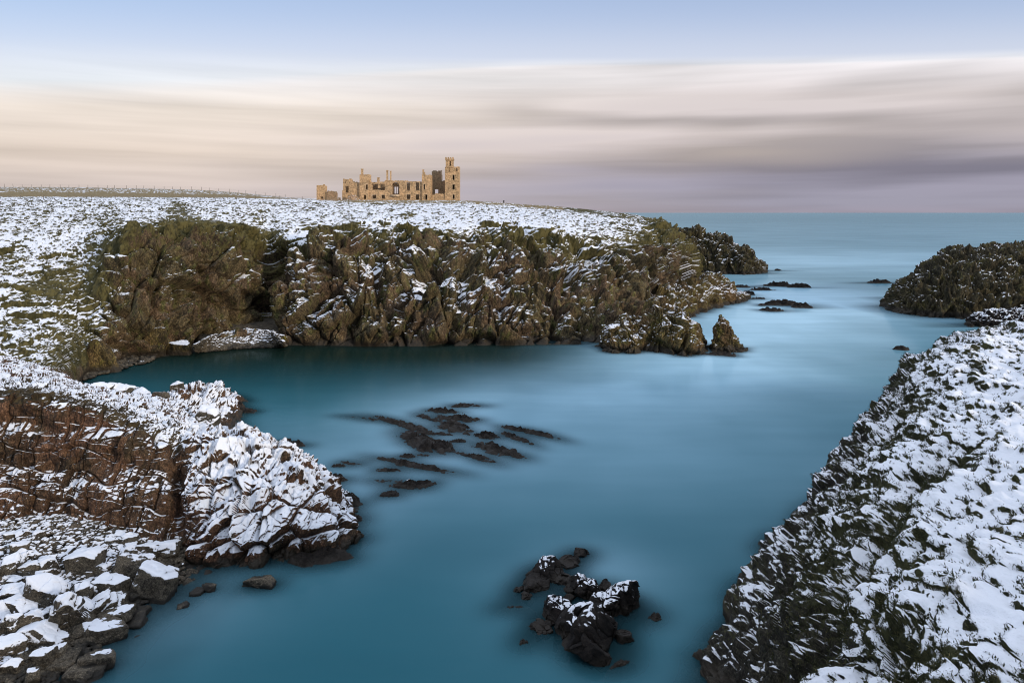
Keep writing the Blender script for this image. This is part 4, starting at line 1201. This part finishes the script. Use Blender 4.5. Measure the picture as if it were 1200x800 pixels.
# slabs on the crest above the inlet
for u0, u1, v0, v1, zz, lab, kw in (
        (96, 120, 451, 464, 6.3, 'snowy slab first in the row of slabs on the crest above the inlet', dict(snow_bias=.25)),
        (116, 134, 458, 471, 5.6, 'square white slab in front of the tent-shaped crest slab', dict(snow_bias=.35)),
        (118, 148, 450, 467, 5.2, 'tent-shaped brown slab with one white face on the crest above the inlet', dict(snow_bias=.10, tilt=.35)),
        (147, 172, 458, 470, 5.0, 'long white slab between the tent-shaped slab and the round grey boulder', dict(snow_bias=.3)),
        (171, 194, 459, 474, 4.8, 'round grey lichen-covered boulder bare of snow on the crest', dict(snow_bias=-.55, p=7)),
        (225, 253, 478, 501, 2.6, 'flat oblong slab tilted towards the sea below the low spur', dict(snow_bias=.4, tilt=.3)),
        (203, 228, 490, 505, 3.2, 'smaller white slab behind the oblong slab', dict(snow_bias=.3)),
        (198, 211, 447, 458, 4.6, 'white knob at the landward end of the low spur', dict(snow_bias=.2))):
    boulder(u0, u1, v0, v1, lab, z=zz, sink=.5, cat='slab' if 'slab' in lab else 'boulder', mat=M_boulder, **kw)

# ------------------------------------------------------------------ rubble on the beach: countable stones and finer shingle
rb = np.random.default_rng(21)
protos = []
for k in range(7):
    me, P = boulder_mesh('rubble_stone', 1.0, rb.uniform(.6, .95), rb.uniform(.4, .7), 400 + k, sub=4, cuts=6, snow_bias=.10 + .05 * (k % 3), tilt=.25)
    me.materials.append(M_boulder); protos.append(me)
src = None
for k in range(230):
    for _ in range(30):
        u = rb.uniform(-25, 200); v = 625 + 178 * rb.random() ** 1.5
        p = on_water(u, v, 0.8); zg = ground_at(p[0], p[1])
        p = on_water(u, v, zg); zg = ground_at(p[0], p[1])
        if zg > 0.15 and p[1] < 59.5: break
    else:
        continue
    s = rb.choice([.45, .6, .8, 1.1, 1.5], p=[.25, .3, .25, .14, .06])
    o = bpy.data.objects.new('rubble_stone', protos[k % 7]) if src is None else src.copy()
    if src is None: src = o
    o.data = protos[k % 7]; COL.objects.link(o)
    o.location = (p[0], p[1], zg + s * .10 + .1); o.scale = (s, s, s)
    o.rotation_euler = (0, 0, rb.uniform(0, 6.28))
    tag(o, 'snow-capped rubble stone in the jumble under the rock wall', 'stone', 'rubble stones between the boulders on the beach')

def shingle(name, centers, sizes, mat, label, seed, snow_bias=0.0):
    r = np.random.default_rng(seed)
    D, Fc = ico(2)
    n = len(centers); k = len(D)
    sc = r.uniform(.6, 1.3, (n, 1, 3)) * np.array([1, 1, .62]) * sizes[:, None, None]
    jitter = 1 + 0.22 * RND[(np.arange(k)[None, :] * 3 + r.integers(0, 256, (n, 1))) & 255, 0][..., None] - .11
    V = D[None] * sc * jitter
    yaw = r.uniform(0, 6.28, n); c_, s_ = np.cos(yaw)[:, None], np.sin(yaw)[:, None]
    V = np.stack([V[..., 0] * c_ - V[..., 1] * s_, V[..., 0] * s_ + V[..., 1] * c_, V[..., 2]], -1) + centers[:, None, :]
    fa = (Fc[None] + (np.arange(n) * k)[:, None, None]).reshape(-1, 3)
    sn = np.broadcast_to((1.2 * (D[:, 2] - .62))[None, :], (n, k)) + r.normal(snow_bias, .25, (n, 1))
    return tag(link(name, raw_mesh(name, V, fa, {'snow': sn, 'veg': np.zeros((n, k))}), mat), label, 'stones', kind='stuff')

n = 5200
uu = rb.uniform(-40, 215, n * 2); vv = 622 + 185 * rb.random(n * 2) ** 1.3
cs = np.array([on_water(a, b, 0.7) for a, b in zip(uu, vv)])
zz = beach_z(cs[:, 0], cs[:, 1])
ok = (zz > 0.0) & (cs[:, 1] < 60.5); cs = cs[ok][:n]; cs[:, 2] = zz[ok][:n] + .12
shingle('shingle', cs, rb.uniform(.10, .30, len(cs)), M_boulder, 'small snow-dusted stones filling the gaps between the boulders', 3, -.12)
# pale shingle bank at the foot of the bare cliff across the inlet
uu = rb.uniform(228, 334, 3600); vv = rb.uniform(384, 412, 3600)
lim = np.interp(uu, [228, 250, 290, 320, 334], [404, 392, 385, 388, 402]); lim2 = np.interp(uu, [228, 280, 334], [413, 408, 406])
ok = (vv > lim) & (vv < lim2); uu, vv = uu[ok], vv[ok]
zb = np.clip((lim2[ok] - vv) / (lim2[ok] - lim[ok]), 0, 1) * 2.9 + .15
cs = np.array([on_water(a, b, c) for a, b, c in zip(uu, vv, zb)])
shingle('shingle_bank', cs, rb.uniform(.22, .55, len(cs)), M_boulder, 'bank of pale frosted stones at the foot of the bare cliff across the inlet', 4, -.12)
gx, gy = np.meshgrid(np.linspace(-76, -48, 80), np.linspace(143, 172, 60))
gu = gx / gy * F + 600
gz = (gy - np.interp(gu, [225, 280, 338], [147.5, 151, 154])) * 0.26 - 0.1 - 3 * sm(np.abs(gu - 282), 46, 62)
G = np.stack([gx, gy, np.minimum(gz, 3.4)], -1).astype(np.float32); G[..., 2] += .3 * fbm(G / 1.2, 3)
tag(link('shore', raw_mesh('shore', G, grid_faces(60, 80), {'snow': np.full(gx.shape, -.25), 'veg': np.zeros(gx.shape)}), M_boulder), 'floor of the stony bank across the inlet', 'shore', kind='structure')
SOLIDS.append(G.reshape(-1, 3))
# big pale blocks at the cliff foot left of that bank
for u0, u1, v0, v1, lab in ((160, 190, 388, 417, 'tall pale block first of the blocks at the bare cliff foot'), (186, 222, 387, 403, 'broad pale ledge block lying on the darker one at the cliff foot'),
                            (190, 219, 401, 415, 'squat grey block under the broad ledge block'), (96, 124, 400, 436, 'grey weathered block at the head of the inlet'), (320, 335, 393, 405, 'round pale stone at the right end of the shingle bank')):
    boulder(u0, u1, v0, v1, lab, z=.3, cat='boulder', mat=M_stack, snow_bias=-.28, cuts=6)
n = 500
uu = rb.uniform(98, 180, n); vv = np.interp(uu, [98, 140, 180], [440, 428, 418]) + rb.uniform(-9, 3, n)
cs = np.array([on_water(a, b, .5) for a, b in zip(uu, vv)]); cs[:, 2] = .3
shingle('shore_stones', cs, rb.uniform(.25, .6, n), M_boulder, 'brown stones along the head of the inlet', 6, -.2)

# ------------------------------------------------------------------ skerries
_ss = [900]
def skerry(u, v, w, h, label, group=None, yaw=0.0, ar=0.55, snow=-0.35, awash=0.0, name='skerry', cat='sea rock', z0=0.0, peak=1.0, nth=64, nr=30):
    """low rock breaking the surface, centred on photo point u,v (its waterline) and w x h photo pixels large"""
    _ss[0] += 1; r = np.random.default_rng(_ss[0])
    c = on_water(u, v + h * .35)
    Y = c[1]; W = w / F * Y; Dp = W * ar
    hz = max(0.13, (h / F * Y - abs(Dp * math.cos(yaw)) * H / Y * .8) * .72) * peak
    th_ = np.linspace(0, 2 * math.pi, nth, endpoint=False); rr = np.linspace(0, 1, nr) ** .8 * 1.55
    wob = 1 + .18 * np.sin(th_ * 2 + r.uniform(0, 6)) + .13 * np.sin(th_ * 3 + r.uniform(0, 6)) + .08 * np.sin(th_ * 5 + r.uniform(0, 6))
    X_ = rr[:, None] * (np.cos(th_) * wob)[None, :] * W / 2; Y_ = rr[:, None] * (np.sin(th_) * wob)[None, :] * Dp / 2
    prof = np.interp(rr, [0, .35, .7, 1.0, 1.18, 1.38, 1.55], [1, .92, .62, .02, -.25, -.65, -1.5])
    Z_ = prof[:, None] * np.where(prof > 0, hz, .45 + .4 * hz)[:, None] + 0 * X_
    c_, s_ = math.cos(yaw), math.sin(yaw)
    Pm = np.stack([X_ * c_ - Y_ * s_, X_ * s_ + Y_ * c_, Z_], -1).astype(np.float32)
    b = max(.35, min(W, 3 * Dp) * .20)
    q = Pm + c.astype(np.float32)
    dd = .24 * fracture(q, (b, b, b), (.3, .4, .4), 1.0, crack=.8) * b + .20 * fracture(q, (b * .4,) * 3, (.3, .4, .2), 3.0) * b + .22 * b * fbm(q / b, 3)
    fade = np.interp(rr, [0, .9, 1.2, 1.55], [1, 1, .5, .15])[:, None]
    Pm[..., 2] += dd * fade * min(1.0, hz / b + .35)
    Pm[..., 0] += fade * .25 * b * perlin(q / b + 9); Pm[..., 1] += fade * .25 * b * perlin(q / b + 19)
    Pm[..., 2] -= awash
    fc = grid_faces(nr, nth, True)
    nz = np.abs(grid_normals(Pm)[..., 2])
    sn = snow + 1.0 * (nz - .68) + .35 * fbm(q / (b * .8) + 4, 3) + .35 * sm(Pm[..., 2], .3 * hz, .9 * hz)
    me = raw_mesh(name, Pm, fc, {'snow': sn, 'veg': np.zeros(nz.shape)})
    o = link(name, me, M_skerry); o.location = c.tolist(); o.location.z = z0
    tag(o, label, cat, group)
    SOLIDS.append((Pm + np.array(o.location)).reshape(-1, 3))
    return o

def ridge(u0, v0, u1, v1, h, label, ar=.2, snow=-2, awash=0.0, group=None):
    a_, b_ = on_water(u0, v0), on_water(u1, v1)
    L = np.hypot(*(b_ - a_)[:2]); Yc = (a_[1] + b_[1]) / 2; c_ = (a_ + b_) / 2
    skerry(c_[0] / Yc * F + 600, HV + H * F / Yc - h * .35, L / Yc * F, h, label, group, yaw=math.atan2(b_[1] - a_[1], b_[0] - a_[0]), ar=ar, snow=snow, awash=awash, nth=96)
G1 = 'weedy reef rocks awash in the middle of the bay'
AW = 'low weedy reef rock almost drowned by misty water'
ridge(463, 507, 538, 533, 15, 'longest black reef rock, a slanting ridge in the middle of the bay', .24, -.6, 0, G1)
skerry(484, 564, 42, 14, 'rounded black rock with specks of snow nearest us among the reef', G1, ar=.55, snow=-.28)
skerry(458, 576, 20, 11, 'small domed black rock at the near left end of the reef', G1, ar=.7, snow=-.6)
ridge(447, 490, 503, 507, 8, 'thin dark reef rock with a drowned tail pointing left', .2, -.5, .02, G1)
ridge(406, 487, 458, 494, 4, 'faint drowned reef ridge trailing off to the left', .16, -2, .12, G1)
ridge(556, 518, 610, 537, 11, 'knobbly slanting reef rock right of the longest one', .26, -.6, 0, G1)
skerry(571, 508, 34, 10, 'dark lumpy reef rock in the middle of the right hand group', G1, yaw=-.15, ar=.4, snow=-.6)
ridge(588, 500, 656, 513, 8, 'long thin reef rock farthest to the right', .16, -2, .05, G1)
ridge(584, 505, 626, 521, 6, 'low reef rock tucked under the farthest right one', .18, -2, .07, G1)
skerry(540, 488, 42, 10, 'broad flat reef rock near the back of the reef', G1, yaw=-.15, ar=.42, snow=-2)
skerry(517, 479, 36, 9, 'brown rounded reef rock at the back left of the reef', G1, yaw=-.15, ar=.4, snow=-2)
skerry(545, 473, 42, 7, 'drowned reef rock at the very back of the reef', G1, yaw=-.05, ar=.3, snow=-2, awash=.12)
ridge(490, 486, 522, 496, 5, 'thin reef rock between the tailed one and the broad flat one', .25, -2, .05, G1)
ridge(505, 488, 551, 509, 9, 'wide pitted reef rock behind the longest one', .3, -2, .02, G1)
skerry(508, 506, 42, 6, 'narrow reef rock between the longest and the wide pitted one', G1, yaw=-.2, ar=.24, snow=-2, awash=.04)
skerry(537, 515, 17, 6, 'little reef rock alone between the two slanting ridges', G1, ar=.5, snow=-2)
ridge(538, 530, 580, 542, 7, 'flat reef rock at the lower end of the longest ridge', .25, -2, .05, G1)
ridge(448, 538, 524, 553, 9, 'long slanting reef rock above the rounded snow-specked one', .17, -.7, .02, G1)
skerry(478, 533, 22, 6, 'short reef rock above the long slanting one', G1, yaw=-.3, ar=.35, snow=-2)
skerry(453, 549, 26, 6, 'oval reef rock left of the long slanting one', G1, ar=.4, snow=-2, awash=.02)
skerry(396, 544, 14, 6, 'small round stone by itself off the buttress', G1, ar=.5, snow=-2)
for u, v, w, h in ((410, 541, 28, 5), (455, 562, 40, 4), (497, 532, 22, 4), (560, 522, 22, 4), (545, 503, 24, 5), (597, 500, 24, 4)):
    skerry(u, v, w, h, AW, G1 if False else 'drowned reef stones in the bay', yaw=-.2, ar=.3, snow=-2, awash=.08, nth=40, nr=20)
# rocks along the buttress
skerry(338, 516, 34, 12, 'dark weedy rock off the back of the buttress', None, yaw=-.3, ar=.45, snow=-2)
skerry(352, 549, 34, 14, 'black wet rock at the back shoulder of the buttress', None, yaw=-.2, ar=.6, snow=-.9)
skerry(388, 557, 36, 14, 'weed-covered rock in front of the small round stone', None, yaw=-.2, ar=.6, snow=-2)
skerry(404, 580, 34, 26, 'jagged black rock at the seaward corner of the buttress', None, ar=.7, snow=-.35)
skerry(412, 604, 28, 14, 'low black rock at the very tip of the buttress', None, ar=.6, snow=-.9)
skerry(386, 642, 44, 30, 'rounded brown-black rock at the near foot of the buttress', None, ar=.8, snow=-.5)
skerry(356, 650, 30, 24, 'dark broken rock wedged at the buttress foot', None, ar=.8, snow=-.2)
skerry(262, 470, 44, 14, 'black crag at the seaward end of the low spur', None, yaw=-.35, ar=.5, snow=-.2, peak=1.6)
skerry(285, 478, 34, 8, 'wet tail of rock trailing from the low spur', None, yaw=-.3, ar=.4, snow=-2)
# pair of rock clusters close in
G2 = 'black rocks of the near cluster in the bay'
def crag(u0, u1, v0, v1, label, snow):
    snow -= .30
    boulder(u0, u1, v0, v1, label, z=-.15, sink=.35, cat='sea rock', group=G2, name='sea_rock', mat=M_skerry, dr=.85, snow_bias=snow, cuts=9, tilt=.3, rough=3.2, p=26, sub=6 if u1 - u0 > 25 else 5, spk=.75, yaw=(u0 * .37) % 3)
crag(627, 661, 656.12, 683, 'peaked black rock with one bright white snow face, top of the smaller cluster', 0.00)
crag(613, 647, 677.32, 693, 'dark shelf at the left foot of the peaked rock', -0.33)
crag(648, 674, 673.56, 687, 'black shelf at the right foot of the peaked rock', -0.68)
crag(656, 680, 652.94, 667.5, 'bare black rock just behind the peaked one', -1.88)
crag(675, 691, 642.18, 654.5, 'small black rock farthest out behind the peaked one', -1.88)
crag(600.5, 613.5, 687.04, 696, 'small wet knob left of the smaller cluster', -1.88)
crag(609, 627, 695.42, 705.5, 'wet knob below the small one left of the smaller cluster', -1.88)
skerry(602, 709, 30, 5, 'faint drowned streak of rock at the far left of the clusters', G2, yaw=.2, ar=.3, snow=-2, awash=.12)
crag(673, 705, 675.88, 705, 'rear peak of the larger cluster with a snow streak', -0.03)
crag(704, 722, 681.32, 697, 'bare round rock between the rear peak and the right hump', -1.88)
crag(712, 746, 681.92, 720, 'right hump of the larger cluster netted with snow', 0.18)
crag(683, 729, 692.92, 731, 'central block of the larger cluster with a broad snow patch', 0.16)
crag(640, 674, 701.4, 735, 'left front hump of the larger cluster with broken snow', 0.10)
crag(654, 710, 708.96, 756, 'big front mass of the larger cluster spotted with snow', 0.14)
crag(677, 723, 751.88, 781, 'black wet shelf at the near foot of the larger cluster', -0.78)
crag(718, 744, 739.94, 754.5, 'flat black rock at the right foot of the larger cluster', -1.88)
crag(625, 651, 728.08, 746, 'wet black rock at the left foot of the larger cluster', -1.88)
crag(652, 674, 698.18, 710.5, 'low black rock in the gap between the two clusters', -1.88)
skerry(614, 749, 13, 9, 'little sunken rock well left of the larger cluster', G2, ar=.7, snow=-2, awash=.05)
skerry(768, 719, 16, 13, 'single sunken rock right of the larger cluster', G2, ar=.8, snow=-2, awash=.03)
skerry(726, 775, 28, 8, 'thin wet rock at the bottom right of the larger cluster', G2, yaw=.6, ar=.35, snow=-2, awash=.04)
crag(668, 728, 712, 768, 'broad black base of the larger cluster, its top speckled with snow', -.25)
# far rocks
G3 = 'low black rocks off the end of the headland'
for k, (u, v, w, h, lab) in enumerate((
        (916, 332, 34, 9, 'flat-topped black rock in the upper line of rocks off the headland'), (936, 334, 22, 8, 'black rock at the right end of the upper line off the headland'),
        (876, 343, 20, 7, 'black rock nearest to the tip of the spur'), (893, 338, 22, 5, 'thin wave-washed rock between the spur and the flat-topped one'),
        (868, 335, 22, 4, 'drowned rock behind the tip of the spur'), (889, 349, 16, 3, 'wave-washed rock below the one nearest to the spur'),
        (916, 354, 38, 9, 'long black rock in the lower line of rocks off the headland'), (939, 357, 26, 9, 'black humped rock at the right end of the lower line'),
        (904, 362, 24, 6, 'low brown rock at the near end of the lower line'), (893, 357, 9, 3, 'tiny rock just left of the lower line'),
        (897, 316, 7, 5, 'small rock touching the end of the far islet'), (911, 316, 8, 3, 'tiny rock standing off beyond the far islet'),
        (1029, 329, 24, 7, 'lone black rock in open water between the headland and the island'), (845, 413, 34, 7, 'dark shelf around the foot of the small pinnacle'),
        (865, 409, 16, 5, 'low tail of rock right of the small pinnacle'), (930, 384 - 0, 0, 0, ''))):
    if w: skerry(u, v, w, h, lab, G3 if k < 12 else None, yaw=-.05, ar=.5, snow=-.9 if k not in (6,) else -.7, nth=48, nr=22)
skerry(1057, 407, 16, 8, 'small black rocks of the shore showing behind the snowy slope', None, ar=.5, snow=-2)
skerry(872, 695, 30, 26, 'black wet rock at the water line under the snowy slope', None, ar=.9, snow=-1.2)
skerry(858, 738, 40, 30, 'shaggy black rock below it at the foot of the snowy slope', None, ar=.9, snow=-1.0)

# ------------------------------------------------------------------ the sea
xs = np.concatenate([-np.geomspace(60000, 111, 46), np.arange(-110, 81, .6), np.geomspace(81.6, 60000, 52)])
ys = np.concatenate([[-60000, -8000, -1500, -300, -60, -10, 12, 24, 32], np.arange(38, 176, .6), np.geomspace(176.6, 420, 150), np.geomspace(424, 60000, 60)])
gx, gy = np.meshgrid(xs, ys)
def blur(a, k):
    for ax in (0, 1):
        for _ in range(3):
            c_ = np.cumsum(np.pad(a, [(k + 1, k) if q_ == ax else (0, 0) for q_ in (0, 1)], mode='edge'), axis=ax)
            n_ = 2 * k + 1
            a = (np.take(c_, range(n_, c_.shape[ax]), axis=ax) - np.take(c_, range(0, c_.shape[ax] - n_), axis=ax)) / n_
    return a
def shallow(x0, x1, y0, y1, cell, pts):
    nx, ny = int((x1 - x0) / cell) + 1, int((y1 - y0) / cell) + 1
    g_ = np.full((ny, nx), -9.0)
    i = np.round((pts[:, 0] - x0) / cell).astype(int); j = np.round((pts[:, 1] - y0) / cell).astype(int)
    k = (i >= 0) & (i < nx) & (j >= 0) & (j < ny)
    np.maximum.at(g_, (j[k], i[k]), pts[k, 2])
    pad = np.pad(g_, 1, mode='edge')
    fill = np.max([pad[1 + a:1 + a + ny, 1 + b:1 + b + nx] for a in (-1, 0, 1) for b in (-1, 0, 1)], axis=0)
    g_ = np.where(g_ < -8, fill - .2, g_)
    clear = np.exp(-np.clip(-g_, 0, 9) / .70)
    occ = (g_ > -.25).astype(float)
    return clear, occ
def sample(a, x0, y0, cell):
    fx = (gx - x0) / cell; fy = (gy - y0) / cell
    ny, nx = a.shape
    ok = (fx >= 0) & (fx < nx - 1) & (fy >= 0) & (fy < ny - 1)
    i = np.clip(fx.astype(int), 0, nx - 2); j = np.clip(fy.astype(int), 0, ny - 2)
    tx, ty = fx - i, fy - j
    v_ = (a[j, i] * (1 - tx) + a[j, i + 1] * tx) * (1 - ty) + (a[j + 1, i] * (1 - tx) + a[j + 1, i + 1] * tx) * ty
    return np.where(ok, v_, 0)
pts = np.concatenate([s.reshape(-1, 3) for s in SOLIDS])
pts = pts[(pts[:, 2] > -4)]
c1, o1 = shallow(-110, 80, 36, 180, .5, pts)
c2, o2 = shallow(-60, 220, 150, 400, 1.0, pts)
clear = np.maximum(sample(blur(c1, 1), -110, 36, .5), sample(blur(c2, 1), -60, 150, 1.0) * (gy > 178))
near_f = np.maximum(sample(blur(o1, 9), -110, 36, .5), sample(blur(o2, 5), -60, 150, 1.0) * (gy > 178))
sp_ = np.stack([gx, gy, 0 * gx], -1).astype(np.float32)
drift = np.clip(fbm(sp_ / np.array([14, 22, 1], np.float32), 3) * .9 + .5, 0, 1)
gus = lambda cx, cy, sx, sy: np.exp(-((gx - cx) / sx) ** 2 - ((gy - cy) / sy) ** 2)
foam = .30 * gus(-12, 98, 14, 22) + .55 * gus(52, 190, 40, 55) + .75 * gus(95, 235, 45, 60) + .45 * gus(38, 138, 22, 22) + .35 * gus(160, 420, 260, 120) + .25 * gus(12, 120, 22, 22) \
    + .16 * gus(-24, 74, 12, 14) + .18 * gus(8, 57, 6, 5) + .10 * gus(-24, 50, 6, 6)
foam = foam * 1.30 + .34 * sm(gy, 150, 500) - .14 * sm(gy, 600, 3000) + .22 * gus(14, 105, 22, 34) + .12 * sm(gy, 150, 90) * sm(gy, 50, 80) * sm(gx, -20, 5)
foam = foam * (.80 + .32 * drift) + .26 * near_f * drift * sm(gx, -48, -30)
ugs = np.where(gy > 5, gx / np.maximum(gy, 5) * F + 600, 0)
cove_shade = .97 * sm(gy, 95 + 6 * drift, 146) * sm(ugs, 830, 560) * (gy < 260)  # cliff shade and reflection painted as dark green into the cove water
seam = raw_mesh('sea', np.stack([gx, gy, 0 * gx], -1), grid_faces(len(ys), len(xs)), {'clear': np.clip(clear, 0, 1), 'foam': np.clip(foam * (1 - .92 * cove_shade), 0, 1), 'cove_shade': np.clip(cove_shade, 0, 1)})
m, nt, bs, out = new_mat('sea_water')
geo = nt.n.new('ShaderNodeNewGeometry'); pos = geo.outputs['Position']
st = nt.noise(nt.vmul(pos, (.35, 1.0, 1)), .035, 4.0, .55)
st2 = nt.noise(nt.vmul(pos, (.25, 1.0, 1)), .22, 3.0, .5)
ff = nt.math('MULTIPLY', nt.attr('foam'), nt.math('ADD', .45, nt.math('ADD', nt.math('MULTIPLY', st, .75), nt.math('MULTIPLY', st2, .35))))
wcol = nt.mix(nt.sstep(st, .35, .65), (0.012, 0.088, 0.118), (0.016, 0.102, 0.134))
dcol = nt.mix(ff, nt.mix(nt.attr('cove_shade'), wcol, (0.006, 0.014, 0.009)), (0.335, 0.55, 0.69))  # painted cove shade mixed into the water colour, then foam over it
hb = nt.math('ADD', nt.noise(nt.vmul(pos, (.5, 1, 1)), .6, 3.0), nt.math('MULTIPLY', nt.noise(nt.vmul(pos, (.3, 1, 1)), .09, 2.0), 3.0))
nrm_ = nt.bump(hb, .10, .25)
nt.n.remove(bs)
df = nt.n.new('ShaderNodeBsdfDiffuse'); nt.l.new(dcol, df.inputs[0])
gl = nt.n.new('ShaderNodeBsdfGlossy'); gl.inputs['Color'].default_value = (.80, .95, 1, 1); gl.inputs['Roughness'].default_value = .17; nt.l.new(nrm_, gl.inputs['Normal'])
frn = nt.n.new('ShaderNodeFresnel'); frn.inputs[0].default_value = 1.33
bsm = nt.n.new('ShaderNodeMixShader'); nt._in(bsm.inputs[0], nt.math('MULTIPLY', frn.outputs[0], .42))
nt.l.new(df.outputs[0], bsm.inputs[1]); nt.l.new(gl.outputs[0], bsm.inputs[2])
tr = nt.n.new('ShaderNodeBsdfTransparent'); tr.inputs[0].default_value = (.62, .80, .84, 1)
mx_ = nt.n.new('ShaderNodeMixShader')
nt._in(mx_.inputs[0], nt.math('MULTIPLY', nt.attr('clear'), .86))
nt.l.new(bsm.outputs[0], mx_.inputs[1]); nt.l.new(tr.outputs[0], mx_.inputs[2]); nt.l.new(mx_.outputs[0], out.inputs[0])
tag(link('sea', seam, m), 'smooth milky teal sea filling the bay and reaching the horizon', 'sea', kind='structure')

m, nt, bs, out = new_mat('seabed_sand')
nt.l.new(nt.mix(nt.noise(nt.n.new('ShaderNodeNewGeometry').outputs['Position'], .2, 4.0), (.02, .045, .05), (.04, .07, .07)), bs.inputs['Base Color']); bs.inputs['Roughness'].default_value = .9
sb = np.array([[(-3000, -300, -4.5), (3000, -300, -4.5)], [(-3000, 3000, -4.5), (3000, 3000, -4.5)]], float)
tag(link('seabed', raw_mesh('seabed', sb, grid_faces(2, 2)), m), 'dark floor of the bay under the water', 'seabed', kind='structure')

# ------------------------------------------------------------------ grass on the near slope
P, Nf, snow, T, lump = RIGHT
m, nt, bs, out = new_mat('tussock_grass')
n = nt.attr('tone')
nt.l.new(nt.ramp(n, [(0, (.016, .020, .008)), (.55, (.040, .044, .016)), (.85, (.085, .080, .034)), (1, (.16, .135, .065))]), bs.inputs['Base Color'])
bs.inputs['Roughness'].default_value = .8; bs.inputs['Specular IOR Level'].default_value = .2
rg = np.random.default_rng(31)
Y_ = P[..., 1]; Uv = P[..., 0] / Y_ * F + 600; Vv = HV + (H - P[..., 2]) / Y_ * F
area = np.linalg.norm(np.cross(np.gradient(P, axis=0), np.gradient(P, axis=1)), axis=-1)
wgt = sm(snow, .22, -.05) * sm(snow, -1.3, -.5) * sm(T, 2.4, 3.4) * (.4 + np.clip(lump, 0, 1)) * (Uv > 780) * (Uv < 1330) * (Vv < 900) * area
wgt = wgt / np.maximum(Y_, 10) ** .8
pr = (wgt / wgt.sum()).ravel()
NT_ = 26000; NB = 9
idx = rg.choice(len(pr), NT_, p=pr)
root = P.reshape(-1, 3)[idx]; nrm = Nf.reshape(-1, 3)[idx]
root = np.repeat(root, NB, 0) + rg.normal(0, .07, (NT_ * NB, 3)); nrm = np.repeat(nrm, NB, 0)
down = np.array([-.75, -.25, -.35]); ln = rg.uniform(.08, .21, (len(root), 1)) * np.repeat(rg.uniform(.7, 1.3, (NT_, 1)), NB, 0)
dr = nrm * .6 + np.array([0, 0, .7]) + rg.normal(0, .38, nrm.shape); dr /= np.linalg.norm(dr, axis=1)[:, None]
mid = root + dr * ln * .55
tip = mid + (dr * .35 + down * rg.uniform(.3, .9, ln.shape)) * ln * .6
sd = np.cross(dr, rg.normal(size=dr.shape)); sd /= np.linalg.norm(sd, axis=1)[:, None]
wd = rg.uniform(.010, .022, ln.shape)
V = np.stack([root - sd * wd, root + sd * wd, mid + sd * wd * .7, mid - sd * wd * .7, tip], 1)
b = np.arange(len(root))[:, None] * 5
fa = np.concatenate([np.concatenate([b, b + 1, b + 2], 1), np.concatenate([b, b + 2, b + 3], 1), np.concatenate([b + 3, b + 2, b + 4], 1)])
tone = np.repeat(np.clip(np.repeat(rg.beta(1.6, 2.2, (NT_, 1)), NB, 0) + rg.normal(0, .15, (len(root), 1)), 0, 1), 5, 1)
tag(link('grass', raw_mesh('grass', V, fa, {'tone': tone}, smooth=False), m), 'dark tussock grass poking through the snow on the near slope', 'grass', kind='stuff')
